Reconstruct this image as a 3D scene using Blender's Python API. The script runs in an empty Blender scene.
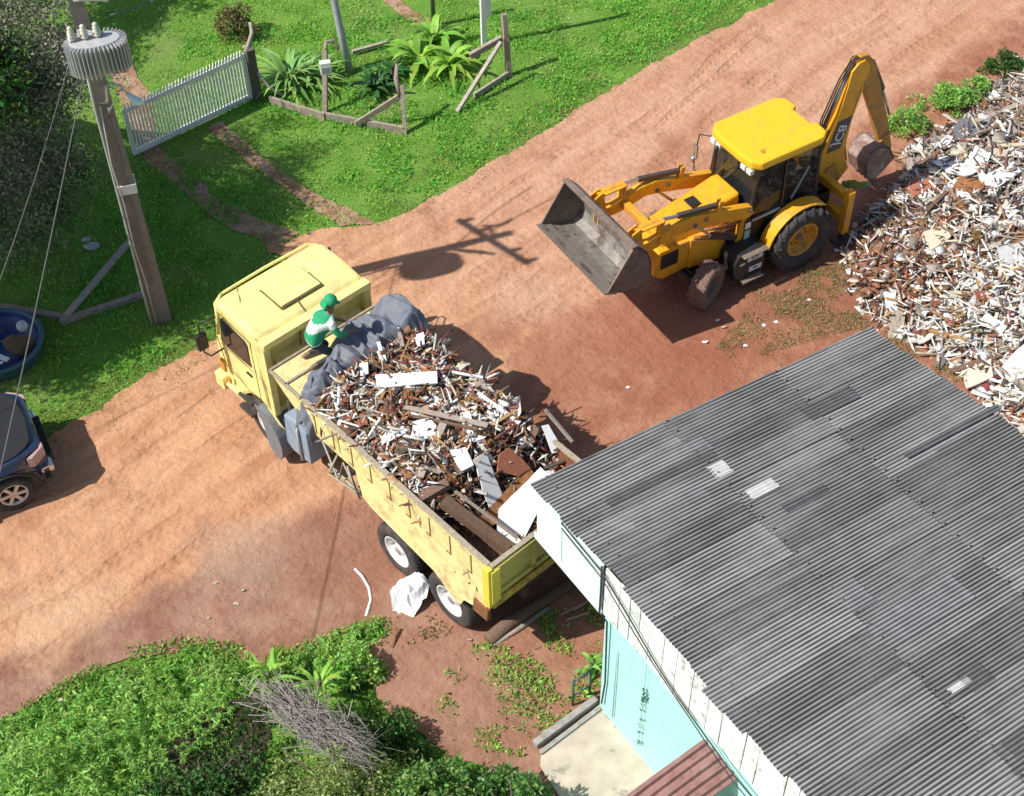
import bpy, bmesh, math, random
import numpy as np
from mathutils import Vector, Matrix, noise, geometry
R_ = math.radians
random.seed(7); rng = np.random.default_rng(7)
scene = bpy.context.scene
C = scene.collection
# ---------------------------------------------------------------- camera
W_, H_ = 1024, 796
FPX, TH, ROLL, CAMH = 1460.857, R_(47.847), R_(-1.072), 19.987
Fv = Vector((0, math.cos(TH), -math.sin(TH))); Rv0 = Vector((1, 0, 0)); Uv0 = Rv0.cross(Fv)
Rv = Rv0*math.cos(ROLL) + Uv0*math.sin(ROLL); Uv = -Rv0*math.sin(ROLL) + Uv0*math.cos(ROLL)
cam = bpy.data.cameras.new('camera'); camo = bpy.data.objects.new('camera', cam); C.objects.link(camo)
cam.sensor_fit = 'HORIZONTAL'; cam.sensor_width = 36; cam.lens = 36*FPX/W_
cam.clip_start = .5; cam.clip_end = 2000
camo.matrix_world = Matrix(((Rv.x, Uv.x, -Fv.x, 0), (Rv.y, Uv.y, -Fv.y, 0), (Rv.z, Uv.z, -Fv.z, CAMH), (0, 0, 0, 1)))
scene.camera = camo
# ---------------------------------------------------------------- light
w = bpy.data.worlds.new('World'); scene.world = w; w.use_nodes = True
nt = w.node_tree; nt.nodes.clear()
sky = nt.nodes.new('ShaderNodeTexSky'); sky.sky_type = 'NISHITA'; sky.sun_disc = False
SUNV = Vector((-.794, -.263, 1)).normalized()
sky.sun_elevation = math.asin(SUNV.z); sky.sun_rotation = math.atan2(SUNV.x, SUNV.y)
bg = nt.nodes.new('ShaderNodeBackground'); bg.inputs[1].default_value = .105
wo = nt.nodes.new('ShaderNodeOutputWorld')
nt.links.new(sky.outputs[0], bg.inputs[0]); nt.links.new(bg.outputs[0], wo.inputs[0])
sl = bpy.data.lights.new('sun', 'SUN'); sl.energy = 4.9; sl.angle = R_(.5); sl.color = (1, .955, .88)
so = bpy.data.objects.new('sun', sl); C.objects.link(so)
so.rotation_euler = (-SUNV).to_track_quat('-Z', 'Y').to_euler(); so.location = (-20, -8, 30)
scene.view_settings.view_transform = 'Standard'; scene.view_settings.look = 'None'
scene.view_settings.exposure = .27; scene.view_settings.gamma = 1; scene.view_settings.use_curve_mapping = False

def un(u, v, z=0.0):
    "world point at height z seen at a place of the survey photograph"
    d = Fv + Rv*((u-W_/2)/FPX) - Uv*((v-H_/2)/FPX)
    t = (z-CAMH)/d.z
    return Vector((d.x*t, d.y*t, z))
# ---------------------------------------------------------------- materials
MATS = {}
def nodes_of(m):
    m.use_nodes = True
    return m.node_tree, m.node_tree.nodes['Principled BSDF']
def mat(name, col, rough=.6, metal=0, var=.0, nscale=6, col2=None, bump=0, bscale=40, island=0, trans=0, spec=.5, dirt=None, dscale=2.5, dth=(.5, .62), coat=0):
    """procedural material: base colour mixed with col2 by noise, per-island variation, dirt patches, bump"""
    if name in MATS: return MATS[name]
    m = bpy.data.materials.new(name); t, b = nodes_of(m); N = t.nodes; L = t.links
    b.inputs['Roughness'].default_value = rough; b.inputs['Metallic'].default_value = metal
    b.inputs['Specular IOR Level'].default_value = spec
    if coat: b.inputs['Coat Weight'].default_value = coat
    geo = N.new('ShaderNodeNewGeometry'); tc = N.new('ShaderNodeTexCoord')
    rgb = N.new('ShaderNodeRGB'); rgb.outputs[0].default_value = (*col, 1); out = rgb.outputs[0]
    def mix(fac, a, c2, mode='MIX'):
        x = N.new('ShaderNodeMix'); x.data_type = 'RGBA'; x.blend_type = mode
        if hasattr(fac, 'links'): L.new(fac, x.inputs[0])
        else: x.inputs[0].default_value = fac
        L.new(a, x.inputs[6])
        if hasattr(c2, 'links'): L.new(c2, x.inputs[7])
        else: x.inputs[7].default_value = (*c2, 1)
        return x.outputs[2]
    def nz(scale, detail=5, lo=.35, hi=.65, rough_=.6):
        n = N.new('ShaderNodeTexNoise'); n.inputs['Scale'].default_value = scale; n.inputs['Detail'].default_value = detail
        n.inputs['Roughness'].default_value = rough_
        L.new(tc.outputs['Object'], n.inputs['Vector'])
        r = N.new('ShaderNodeMapRange'); r.inputs[1].default_value = lo; r.inputs[2].default_value = hi
        L.new(n.outputs['Fac'], r.inputs[0]); return r.outputs[0]
    if col2 is not None: out = mix(nz(nscale), out, col2)
    if island:
        hs = N.new('ShaderNodeHueSaturation'); L.new(out, hs.inputs['Color'])
        r = N.new('ShaderNodeMapRange'); r.inputs[3].default_value = 1-island; r.inputs[4].default_value = 1+island
        L.new(geo.outputs['Random Per Island'], r.inputs[0]); L.new(r.outputs[0], hs.inputs['Value'])
        r2 = N.new('ShaderNodeMath'); r2.operation = 'MULTIPLY'; r2.inputs[1].default_value = 37.7
        L.new(geo.outputs['Random Per Island'], r2.inputs[0])
        fr = N.new('ShaderNodeMath'); fr.operation = 'FRACT'; L.new(r2.outputs[0], fr.inputs[0])
        r3 = N.new('ShaderNodeMapRange'); r3.inputs[3].default_value = .5-.045*island*2; r3.inputs[4].default_value = .5+.045*island*2
        L.new(fr.outputs[0], r3.inputs[0]); L.new(r3.outputs[0], hs.inputs['Hue']); out = hs.outputs[0]
    if dirt is not None: out = mix(nz(dscale, 8, dth[0], dth[1], .7), out, dirt)
    if var:
        hs = N.new('ShaderNodeHueSaturation'); L.new(out, hs.inputs['Color'])
        r = N.new('ShaderNodeMapRange'); r.inputs[1].default_value = .3; r.inputs[2].default_value = .7
        r.inputs[3].default_value = 1-var; r.inputs[4].default_value = 1+var
        n = N.new('ShaderNodeTexNoise'); n.inputs['Scale'].default_value = nscale*2.3; n.inputs['Detail'].default_value = 6
        L.new(tc.outputs['Object'], n.inputs['Vector']); L.new(n.outputs['Fac'], r.inputs[0]); L.new(r.outputs[0], hs.inputs['Value']); out = hs.outputs[0]
    L.new(out, b.inputs['Base Color'])
    if bump:
        n = N.new('ShaderNodeTexNoise'); n.inputs['Scale'].default_value = bscale; n.inputs['Detail'].default_value = 6
        L.new(tc.outputs['Object'], n.inputs['Vector'])
        bp = N.new('ShaderNodeBump'); bp.inputs['Strength'].default_value = 1; bp.inputs['Distance'].default_value = bump
        L.new(n.outputs['Fac'], bp.inputs['Height']); L.new(bp.outputs[0], b.inputs['Normal'])
    if trans:
        tr = N.new('ShaderNodeBsdfTranslucent'); L.new(out, tr.inputs['Color'])
        ms = N.new('ShaderNodeMixShader'); ms.inputs[0].default_value = trans
        L.new(b.outputs[0], ms.inputs[1]); L.new(tr.outputs[0], ms.inputs[2])
        L.new(ms.outputs[0], N['Material Output'].inputs['Surface'])
    MATS[name] = m; return m
def glass_mat(name, tint, op=.35):
    m = bpy.data.materials.new(name); t, b = nodes_of(m); N = t.nodes; L = t.links
    b.inputs['Base Color'].default_value = (*tint, 1); b.inputs['Roughness'].default_value = .04
    tr = N.new('ShaderNodeBsdfTransparent'); tr.inputs[0].default_value = (.82, .86, .84, 1)
    ms = N.new('ShaderNodeMixShader'); ms.inputs[0].default_value = op
    L.new(tr.outputs[0], ms.inputs[1]); L.new(b.outputs[0], ms.inputs[2]); L.new(ms.outputs[0], N['Material Output'].inputs['Surface'])
    MATS[name] = m; return m
# ---------------------------------------------------------------- object helpers
def link(o, parent=None):
    C.objects.link(o)
    if parent is not None: o.parent = parent
    return o
def tag(o, label=None, cat=None, group=None, kind=None):
    if label: o['label'] = label
    if cat: o['category'] = cat
    if group: o['group'] = group
    if kind: o['kind'] = kind
    return o
def thing(name, label, cat, loc=(0, 0, 0), rz=0, group=None):
    o = bpy.data.objects.new(name, None); link(o); o.location = loc; o.rotation_euler = (0, 0, rz); o.empty_display_size = .1
    return tag(o, label, cat, group)
def copy_tree(o, parent=None):
    c = o.copy(); C.objects.link(c)
    if parent is not None: c.parent = parent
    for ch in list(o.children): copy_tree(ch, c)
    return c
def raw(name, verts, faces, mt, parent=None, smooth=False, mi=None):
    me = bpy.data.meshes.new(name); me.from_pydata([tuple(v) for v in verts], [], faces)
    for m in (mt if isinstance(mt, (list, tuple)) else [mt]): me.materials.append(m)
    if mi is not None: me.polygons.foreach_set('material_index', mi)
    if smooth: me.polygons.foreach_set('use_smooth', [True]*len(me.polygons))
    me.update(); o = bpy.data.objects.new(name, me); return link(o, parent)
class MB:
    def __init__(s): s.bm = bmesh.new(); s.mi = 0
    def _fin(s, verts):
        for f in {f for v in verts for f in v.link_faces}: f.material_index = s.mi
        return verts
    def box(s, c, d, rot=None, bev=0):
        M = Matrix.Translation(c) @ (rot.to_4x4() if rot is not None else Matrix()) @ Matrix.Diagonal((*d, 1))
        r = bmesh.ops.create_cube(s.bm, size=1, matrix=M); vs = r['verts']; s._fin(vs)
        if bev:
            es = list({e for v in vs for e in v.link_edges})
            rr = bmesh.ops.bevel(s.bm, geom=es, offset=bev, segments=2, affect='EDGES', profile=.6)
            for f in rr['faces']: f.material_index = s.mi
        return vs
    def b2(s, x0, x1, y0, y1, z0, z1, bev=0): return s.box(((x0+x1)/2, (y0+y1)/2, (z0+z1)/2), (abs(x1-x0), abs(y1-y0), abs(z1-z0)), None, bev)
    def bar(s, p, q, wd, ht=None, up=(0, 0, 1), bev=0):
        p = Vector(p); q = Vector(q); d = q-p; ht = ht or wd
        z = d.normalized(); x = Vector(up).cross(z)
        if x.length < 1e-3: x = Vector((1, 0, 0)).cross(z)
        x.normalize(); y = z.cross(x)
        return s.box((p+q)/2, (wd, ht, d.length), Matrix((x, y, z)).transposed(), bev)
    def prism(s, prof, y0, y1, bev=0, axis='y'):
        f = {'y': lambda a, b, t: (a, t, b), 'x': lambda a, b, t: (t, a, b), 'z': lambda a, b, t: (a, b, t)}[axis]
        A = [s.bm.verts.new(f(a, b, y0)) for a, b in prof]; B = [s.bm.verts.new(f(a, b, y1)) for a, b in prof]
        n = len(prof); fs = [s.bm.faces.new(A), s.bm.faces.new(B[::-1])]
        for i in range(n): fs.append(s.bm.faces.new((A[i], B[i], B[(i+1) % n], A[(i+1) % n])))
        bmesh.ops.recalc_face_normals(s.bm, faces=fs)
        for x in fs: x.material_index = s.mi
        if bev:
            es = list({e for x in fs for e in x.edges})
            rr = bmesh.ops.bevel(s.bm, geom=es, offset=bev, segments=2, affect='EDGES', profile=.6)
            for x in rr['faces']: x.material_index = s.mi
    def tube(s, pts, r, n=8, cap=True):
        pts = [Vector(p) for p in pts]; rings = []; N_ = len(pts); prev = None
        for i, p in enumerate(pts):
            d = (pts[min(i+1, N_-1)]-pts[max(i-1, 0)]).normalized()
            if prev is None:
                a = d.orthogonal().normalized()
            else:
                a = (prev-d*prev.dot(d)).normalized()
            prev = a; b = d.cross(a); rr = r[i] if isinstance(r, (list, tuple)) else r
            rings.append([s.bm.verts.new(p+(a*math.cos(t)+b*math.sin(t))*rr) for t in [2*math.pi*k/n for k in range(n)]])
        fs = []
        for i in range(N_-1):
            for k in range(n): fs.append(s.bm.faces.new((rings[i][k], rings[i][(k+1) % n], rings[i+1][(k+1) % n], rings[i+1][k])))
        if cap: fs.append(s.bm.faces.new(rings[0][::-1])); fs.append(s.bm.faces.new(rings[-1]))
        for f in fs: f.material_index = s.mi; f.smooth = True
    def lathe(s, prof, n=32, M=None, closed=False):
        "prof = [(radius, height)] about local z"
        M = M or Matrix(); rings = []
        for r, h in prof: rings.append([s.bm.verts.new(M @ Vector((r*math.cos(2*math.pi*k/n), r*math.sin(2*math.pi*k/n), h))) for k in range(n)])
        m = len(prof)
        for i in range(m if closed else m-1):
            j = (i+1) % m
            for k in range(n):
                f = s.bm.faces.new((rings[i][k], rings[i][(k+1) % n], rings[j][(k+1) % n], rings[j][k])); f.material_index = s.mi; f.smooth = True
    def ball(s, c, r, sc=(1, 1, 1), u=12, v=8):
        rr = bmesh.ops.create_uvsphere(s.bm, u_segments=u, v_segments=v, radius=r, matrix=Matrix.Translation(c) @ Matrix.Diagonal((*sc, 1)))
        for f in {f for x in rr['verts'] for f in x.link_faces}: f.material_index = s.mi; f.smooth = True
    def poly(s, pts, th=None, nrm=None):
        vs = [s.bm.verts.new(p) for p in pts]; f = s.bm.faces.new(vs); f.material_index = s.mi
        if th:
            f.normal_update(); nn = Vector(nrm) if nrm is not None else f.normal
            B = [s.bm.verts.new(Vector(p)-nn*th) for p in pts]
            g = s.bm.faces.new(B[::-1]); g.material_index = s.mi
            for i in range(len(pts)):
                h = s.bm.faces.new((vs[i], B[i], B[(i+1) % len(pts)], vs[(i+1) % len(pts)])); h.material_index = s.mi
    def build(s, name, mt, parent=None, smooth=False, recalc=True):
        if recalc: bmesh.ops.recalc_face_normals(s.bm, faces=s.bm.faces)
        me = bpy.data.meshes.new(name); s.bm.to_mesh(me); s.bm.free()
        for m in (mt if isinstance(mt, (list, tuple)) else [mt]): me.materials.append(m)
        if smooth: me.polygons.foreach_set('use_smooth', [True]*len(me.polygons))
        return link(bpy.data.objects.new(name, me), parent)
def text(name, body, size, mt, parent, origin, xdir, ydir, ext=.004, bold=.0):
    cu = bpy.data.curves.new(name, 'FONT'); cu.body = body; cu.size = size; cu.extrude = ext; cu.align_x = 'CENTER'; cu.align_y = 'CENTER'; cu.offset = bold
    o = bpy.data.objects.new(name, cu); C.objects.link(o); dg = bpy.context.evaluated_depsgraph_get()
    me = bpy.data.meshes.new_from_object(o.evaluated_get(dg)); bpy.data.objects.remove(o)
    me.materials.clear(); me.materials.append(mt)
    x = Vector(xdir).normalized(); y = Vector(ydir); y = (y-x*y.dot(x)).normalized(); z = x.cross(y)
    me.transform(Matrix.Translation(origin) @ Matrix((x, y, z)).transposed().to_4x4())
    return link(bpy.data.objects.new(name, me), parent)
def fast(name, V, F4, mt, parent=None, mi=None, smooth=False):
    "numpy mesh of quads"
    me = bpy.data.meshes.new(name); nv = len(V); nf = len(F4)
    me.vertices.add(nv); me.vertices.foreach_set('co', np.ascontiguousarray(V, dtype=np.float32).ravel())
    me.loops.add(nf*4); me.loops.foreach_set('vertex_index', np.ascontiguousarray(F4, dtype=np.int32).ravel())
    me.polygons.add(nf); me.polygons.foreach_set('loop_start', np.arange(0, nf*4, 4, dtype=np.int32))
    for m in (mt if isinstance(mt, (list, tuple)) else [mt]): me.materials.append(m)
    if mi is not None: me.polygons.foreach_set('material_index', np.ascontiguousarray(mi, dtype=np.int32))
    me.update(calc_edges=True); me.validate()
    if smooth: me.polygons.foreach_set('use_smooth', np.ones(nf, dtype=bool))
    return link(bpy.data.objects.new(name, me), parent)
def leaves(name, P, D, L, Wd, mt, parent=None, droop=.25, mi=None):
    "one kite-shaped leaf per row: P base, D direction, L length, Wd width"
    n = len(P); D = D/np.linalg.norm(D, axis=1, keepdims=True)
    r = rng.normal(size=(n, 3)); S = np.cross(D, r); S /= np.linalg.norm(S, axis=1, keepdims=True)+1e-9
    L = np.broadcast_to(L, n)[:, None]; Wd = np.broadcast_to(Wd, n)[:, None]
    dr = np.array([0, 0, -1.])*L*droop
    V = np.stack([P, P+D*L*.45+S*Wd*.5, P+D*L+dr, P+D*L*.45-S*Wd*.5], 1).reshape(-1, 3)
    F = np.arange(4*n).reshape(n, 4)
    return fast(name, V, F, mt, parent, mi)
def pip(poly, X, Y):
    ins = np.zeros(X.shape, bool); n = len(poly)
    for i in range(n):
        x1, y1 = poly[i][:2]; x2, y2 = poly[(i+1) % n][:2]
        if y1 == y2: continue
        c = ((y1 > Y) != (y2 > Y)) & (X < (x2-x1)*(Y-y1)/(y2-y1)+x1); ins ^= c
    return ins
def scatter(poly, dens):
    a = np.array([p[:2] for p in poly]); lo = a.min(0); hi = a.max(0); n = int((hi-lo).prod()*dens)
    X = rng.uniform(lo[0], hi[0], n); Y = rng.uniform(lo[1], hi[1], n); k = pip(poly, X, Y); return X[k], Y[k]
def fbm(x, y, z=0, o=4): return noise.fractal(Vector((x, y, z)), 1, 2, o)
def px(lst, z=0): return [un(u, v, z) for u, v in lst]
# ---------------------------------------------------------------- ground
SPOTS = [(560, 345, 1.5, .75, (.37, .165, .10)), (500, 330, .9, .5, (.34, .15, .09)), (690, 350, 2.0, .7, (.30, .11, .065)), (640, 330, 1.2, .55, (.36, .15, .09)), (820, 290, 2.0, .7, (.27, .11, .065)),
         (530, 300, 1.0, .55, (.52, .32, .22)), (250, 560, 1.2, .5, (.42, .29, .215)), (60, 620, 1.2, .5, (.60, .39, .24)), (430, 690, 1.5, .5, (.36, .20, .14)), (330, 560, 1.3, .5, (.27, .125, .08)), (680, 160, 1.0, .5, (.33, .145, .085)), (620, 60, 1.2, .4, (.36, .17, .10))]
def ground_mat(name, kind):
    m = bpy.data.materials.new(name); t, b = nodes_of(m); N = t.nodes; L = t.links
    tc = N.new('ShaderNodeTexCoord'); b.inputs['Roughness'].default_value = .95; b.inputs['Specular IOR Level'].default_value = .15
    def nz(scale, detail=6, rough=.6, vec=None, dist=0):
        n = N.new('ShaderNodeTexNoise'); n.inputs['Scale'].default_value = scale; n.inputs['Detail'].default_value = detail
        n.inputs['Roughness'].default_value = rough; n.inputs['Distortion'].default_value = dist
        L.new(vec or tc.outputs['Object'], n.inputs['Vector']); return n.outputs['Fac']
    def mr(x, a, c, lo=0, hi=1):
        r = N.new('ShaderNodeMapRange'); r.interpolation_type = 'SMOOTHSTEP'
        for i, v in enumerate((a, c, lo, hi)): r.inputs[i+1].default_value = v
        L.new(x, r.inputs[0]); return r.outputs[0]
    def mix(f, a, c, mode='MIX'):
        x = N.new('ShaderNodeMix'); x.data_type = 'RGBA'; x.blend_type = mode
        if isinstance(f, (int, float)): x.inputs[0].default_value = f
        else: L.new(f, x.inputs[0])
        for k, v in ((6, a), (7, c)):
            if isinstance(v, tuple): x.inputs[k].default_value = (*v, 1)
            else: L.new(v, x.inputs[k])
        return x.outputs[2]
    def math_(op, a, c):
        x = N.new('ShaderNodeMath'); x.operation = op
        for k, v in ((0, a), (1, c)):
            if isinstance(v, (int, float)): x.inputs[k].default_value = v
            else: L.new(v, x.inputs[k])
        return x.outputs[0]
    if kind == 'dirt':
        mp = N.new('ShaderNodeMapping'); mp.inputs['Rotation'].default_value = (0, 0, R_(-43)); L.new(tc.outputs['Object'], mp.inputs[0])
        mp2 = N.new('ShaderNodeMapping'); mp2.inputs['Scale'].default_value = (.14, 1, 1); L.new(mp.outputs[0], mp2.inputs[0])
        streak = nz(1.7, 7, .62, mp2.outputs[0], .3); streak2 = nz(6.0, 6, .65, mp2.outputs[0], .3)
        sp = N.new('ShaderNodeSeparateXYZ'); L.new(mp.outputs[0], sp.inputs[0])
        along = math_('ADD', sp.outputs[0], math_('MULTIPLY', nz(.35, 4, .6), 3.0)); across = sp.outputs[1]
        col = mix(mr(streak, .3, .7), (.48, .24, .13), (.62, .355, .21))
        col = mix(mr(along, 13, 18, 0, .75), col, mix(mr(streak, .3, .7), (.46, .235, .145), (.58, .345, .235)))
        col = mix(mr(streak2, .48, .72, 0, .35), col, (.60, .38, .25))
        col = mix(mr(nz(.8, 7, .68), .52, .68, 0, .6), col, (.33, .145, .08))
        yy = math_('ADD', across, math_('MULTIPLY', math_('SUBTRACT', nz(.6, 7, .62), .5), 2.2))
        yy = math_('SUBTRACT', yy, math_('MULTIPLY', math_('MAXIMUM', math_('SUBTRACT', 8.5, sp.outputs[0]), 0), .21))
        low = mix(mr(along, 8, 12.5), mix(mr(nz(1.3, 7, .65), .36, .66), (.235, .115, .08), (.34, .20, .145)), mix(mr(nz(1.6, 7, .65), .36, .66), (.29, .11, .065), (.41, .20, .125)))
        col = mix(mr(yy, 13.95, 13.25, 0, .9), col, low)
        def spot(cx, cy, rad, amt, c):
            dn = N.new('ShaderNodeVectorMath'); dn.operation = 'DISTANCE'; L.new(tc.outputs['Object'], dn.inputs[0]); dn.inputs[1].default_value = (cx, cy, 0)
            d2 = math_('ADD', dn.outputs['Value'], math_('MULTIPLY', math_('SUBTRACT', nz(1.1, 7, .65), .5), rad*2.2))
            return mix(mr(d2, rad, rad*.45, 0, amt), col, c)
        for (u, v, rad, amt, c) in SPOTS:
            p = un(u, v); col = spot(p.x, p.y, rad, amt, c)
        # wheel tracks: pairs of pressed bands with a tread print
        wob = math_('ADD', across, math_('MULTIPLY', math_('SUBTRACT', nz(.22, 2, .5), .5), 1.6)); tr = None
        for c_, wd_ in ((14.55, .15), (16.25, .15), (15.35, .11), (17.05, .11), (15.9, .13), (17.45, .12)):
            q = mr(math_('ABSOLUTE', math_('SUBTRACT', wob, c_), 0), wd_, wd_*.55)
            tr = q if tr is None else math_('MAXIMUM', tr, q)
        tr = math_('MULTIPLY', tr, mr(nz(.5, 4, .6), .42, .58))
        tread = math_('SINE', math_('ADD', math_('MULTIPLY', sp.outputs[0], 30.0), math_('MULTIPLY', math_('ABSOLUTE', math_('SINE', math_('MULTIPLY', wob, 18), 0), 0), 2.5)), 0)
        col = mix(math_('MULTIPLY', tr, .30), col, (.38, .18, .10))
        fine = nz(14, 8, .7); col = mix(mr(fine, .3, .7, .0, .35), col, mix(.45, col, (.20, .085, .05)))
        col = mix(mr(nz(38, 4, .6), .66, .74, 0, .55), col, (.58, .47, .38))
        col = mix(mr(nz(75, 3, .6), .66, .72, 0, .5), col, (.20, .11, .08))
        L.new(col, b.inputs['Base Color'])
        h = math_('ADD', math_('MULTIPLY', nz(9, 8, .66), .036), math_('ADD', math_('MULTIPLY', streak2, .05), math_('MULTIPLY', nz(60, 4, .6), .005)))
        h = math_('ADD', h, math_('MULTIPLY', tr, math_('ADD', math_('MULTIPLY', tread, .006), -.022)))
        h = math_('ADD', h, math_('MULTIPLY', nz(2.2, 5, .6), .10))
        bp = N.new('ShaderNodeBump'); bp.inputs['Distance'].default_value = 1; bp.inputs['Strength'].default_value = .95
        L.new(h, bp.inputs['Height']); L.new(bp.outputs[0], b.inputs['Normal'])
    elif kind == 'grass':
        col = mix(mr(nz(1.1, 6, .6), .35, .65), (.135, .29, .035), (.21, .38, .065))
        col = mix(mr(nz(.45, 5, .55), .52, .72, 0, .6), col, (.26, .31, .11))
        col = mix(mr(nz(18, 6, .7), .45, .65, 0, .6), col, (.06, .15, .022))
        L.new(col, b.inputs['Base Color'])
        bp = N.new('ShaderNodeBump'); bp.inputs['Distance'].default_value = .05
        L.new(nz(26, 8, .75), bp.inputs['Height']); L.new(bp.outputs[0], b.inputs['Normal'])
    elif kind == 'path':
        col = mix(mr(nz(2.5, 7, .65), .35, .65), (.29, .15, .095), (.46, .30, .21))
        col = mix(mr(nz(9, 5, .6), .56, .66), col, (.12, .16, .04))
        L.new(col, b.inputs['Base Color'])
        bp = N.new('ShaderNodeBump'); bp.inputs['Distance'].default_value = .04
        L.new(nz(14, 8, .7), bp.inputs['Height']); L.new(bp.outputs[0], b.inputs['Normal'])
    MATS[name] = m; return m
def region(name, outline, mt, z=.004, step=.09, amp=.12, grid=.35, rel=.012, freq=1.4, lim=None):
    "a ground sheet with an irregular edge, triangulated over an inner grid so that it can roll a little"
    pts = []
    n = len(outline)
    for i in range(n):
        a = outline[i]; b = outline[(i+1) % n]; d = (b-a).length; k = max(1, int(d/step)); 
        far = lim is not None and (min(a.x, b.x) < lim[0] or max(a.x, b.x) > lim[1] or min(a.y, b.y) < lim[2] or max(a.y, b.y) > lim[3])
        if far: k = max(1, int(d/3))
        for j in range(k):
            p = a.lerp(b, j/k); nn = Vector((-(b-a).y, (b-a).x, 0)).normalized()
            e = 0 if far else amp*(fbm(p.x*freq, p.y*freq, 3.1)+.45*fbm(p.x*6, p.y*6, 9))
            pts.append((p.x+nn.x*e, p.y+nn.y*e))
    A = np.array(pts); lo = A.min(0); hi = A.max(0)
    if lim: lo = np.maximum(lo, [lim[0], lim[2]]); hi = np.minimum(hi, [lim[1], lim[3]])
    gx, gy = np.meshgrid(np.arange(lo[0], hi[0], grid), np.arange(lo[1], hi[1], grid)); gx = gx.ravel()+rng.uniform(-.1, .1, gx.size)*grid; gy = gy.ravel()
    k = pip(pts, gx, gy); inner = [(float(x), float(y)) for x, y in zip(gx[k], gy[k])]
    allp = [Vector(p) for p in pts+inner]; ne = len(pts)
    vo, eo, fo, _, _, _ = geometry.delaunay_2d_cdt(allp, [(i, (i+1) % ne) for i in range(ne)], [], 1, 1e-5)
    V = []
    for i, v in enumerate(vo):
        V.append((v.x, v.y, z + rel*(1+fbm(v.x*1.1, v.y*1.1, 5))*.5 + rel*.5*(1+fbm(v.x*4, v.y*4, 8))*.5))
    return raw(name, V, [tuple(f) for f in fo], mt, None, smooth=True)
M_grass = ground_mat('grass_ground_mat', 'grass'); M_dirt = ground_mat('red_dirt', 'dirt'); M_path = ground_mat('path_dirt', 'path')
g = raw('ground', [(-400, -400, 0), (400, -400, 0), (400, 400, 0), (-400, 400, 0)], [(0, 1, 2, 3)], M_grass); tag(g, kind='structure')
border_top = [(-160, 545), (-60, 492), (57, 434), (132, 386), (211, 343), (262, 318), (285, 285), (290, 262), (268, 248), (300, 236), (340, 226), (372, 226), (410, 214), (440, 196), (480, 168), (520, 148), (560, 121), (600, 96), (650, 68), (700, 38), (780, 0), (860, -50), (1060, -170)]
border_bot = [(1500, -90), (1500, 500), (1300, 900), (700, 900), (560, 800), (470, 765), (430, 742), (400, 722), (372, 690), (362, 655), (385, 628), (350, 640), (300, 654), (258, 662), (200, 650), (130, 658), (60, 690), (0, 722), (-160, 800)]
dirt_poly = px(border_top+border_bot)
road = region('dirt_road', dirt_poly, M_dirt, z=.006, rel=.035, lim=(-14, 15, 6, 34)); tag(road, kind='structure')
trackA = px([(108, 70), (130, 62), (150, 100), (160, 150), (215, 195), (262, 222), (300, 234), (278, 250), (240, 232), (205, 212), (165, 175), (145, 158), (128, 120)])
pa = region('footpath', trackA, M_path, z=.008, rel=.012, amp=.1, grid=.2); tag(pa, kind='structure')
trackB = px([(205, 128), (222, 122), (245, 143), (275, 168), (310, 190), (345, 208), (374, 224), (340, 228), (318, 214), (286, 190), (250, 166)])
pb = region('footpath', trackB, M_path, z=.010, rel=.012, amp=.1, grid=.2); tag(pb, kind='structure')
trackC = px([(375, -2), (395, -4), (420, 14), (440, 22), (425, 28), (400, 16)])
pc = region('footpath', trackC, M_path, z=.010, rel=.012, amp=.1, grid=.2); tag(pc, kind='structure')
# ---------------------------------------------------------------- grass blades (nobody could count them)
M_blade = mat('grass_blade', (.31, .60, .09), .7, island=.45, trans=.35, spec=.2, col2=(.33, .44, .13), nscale=.8)
M_blade_dry = mat('dry_blade', (.30, .31, .11), .8, island=.4, trans=.3, spec=.2, col2=(.33, .27, .13), nscale=1.5)
view = px([(-60, -80), (1090, -80), (1090, 860), (-60, 860)])
gx, gy = scatter(view, 520)
ind = pip(dirt_poly, gx, gy)
edge_keep = rng.random(len(gx)) < .012
for tr in (trackA, trackB, trackC): 
    k = pip(tr, gx, gy) & (rng.random(len(gx)) > .12); ind |= k
keep = ~ind; gx = gx[keep]; gy = gy[keep]
dn = np.array([fbm(x*1.3, y*1.3, 2, 3) for x, y in zip(gx, gy)])
k = rng.random(len(gx)) < .62+.7*dn; gx, gy, dn = gx[k], gy[k], dn[k]
n = len(gx)
P = np.stack([gx, gy, np.zeros(n)], 1); D = np.stack([rng.normal(0, .5, n), rng.normal(0, .5, n), np.ones(n)], 1)
Lg = rng.uniform(.04, .11, n)*(1+.9*dn)
tag(leaves('grass', P, D, Lg, rng.uniform(.014, .03, n), M_blade, droop=.15), kind='stuff')
def tufts(name, poly, dens, Lr, Wr, mt, cl=2.0, thr=0., z=.01, spread=.6, label=None):
    x, y = scatter(poly, dens)
    q = np.array([fbm(a*cl, b*cl, 7.7, 3) for a, b in zip(x, y)]); k = q > thr+rng.normal(0, .08, len(q)); x, y = x[k], y[k]; n = len(x)
    P = np.stack([x, y, np.full(n, z)], 1); D = np.stack([rng.normal(0, spread, n), rng.normal(0, spread, n), np.ones(n)], 1)
    return tag(leaves(name, P, D, rng.uniform(*Lr, n), rng.uniform(*Wr, n), mt, droop=.2), kind='stuff')
tufts('verge_grass', px([(30, 420), (100, 385), (215, 322), (290, 290), (275, 330), (215, 358), (140, 398), (60, 448)]), 1100, (.03, .08), (.012, .022), M_blade_dry, 2.5, -.12)
tufts('verge_grass', px([(40, 446), (215, 352), (245, 358), (140, 418), (60, 470)]), 500, (.03, .08), (.012, .022), M_blade_dry, 2.5, .0)
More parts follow.
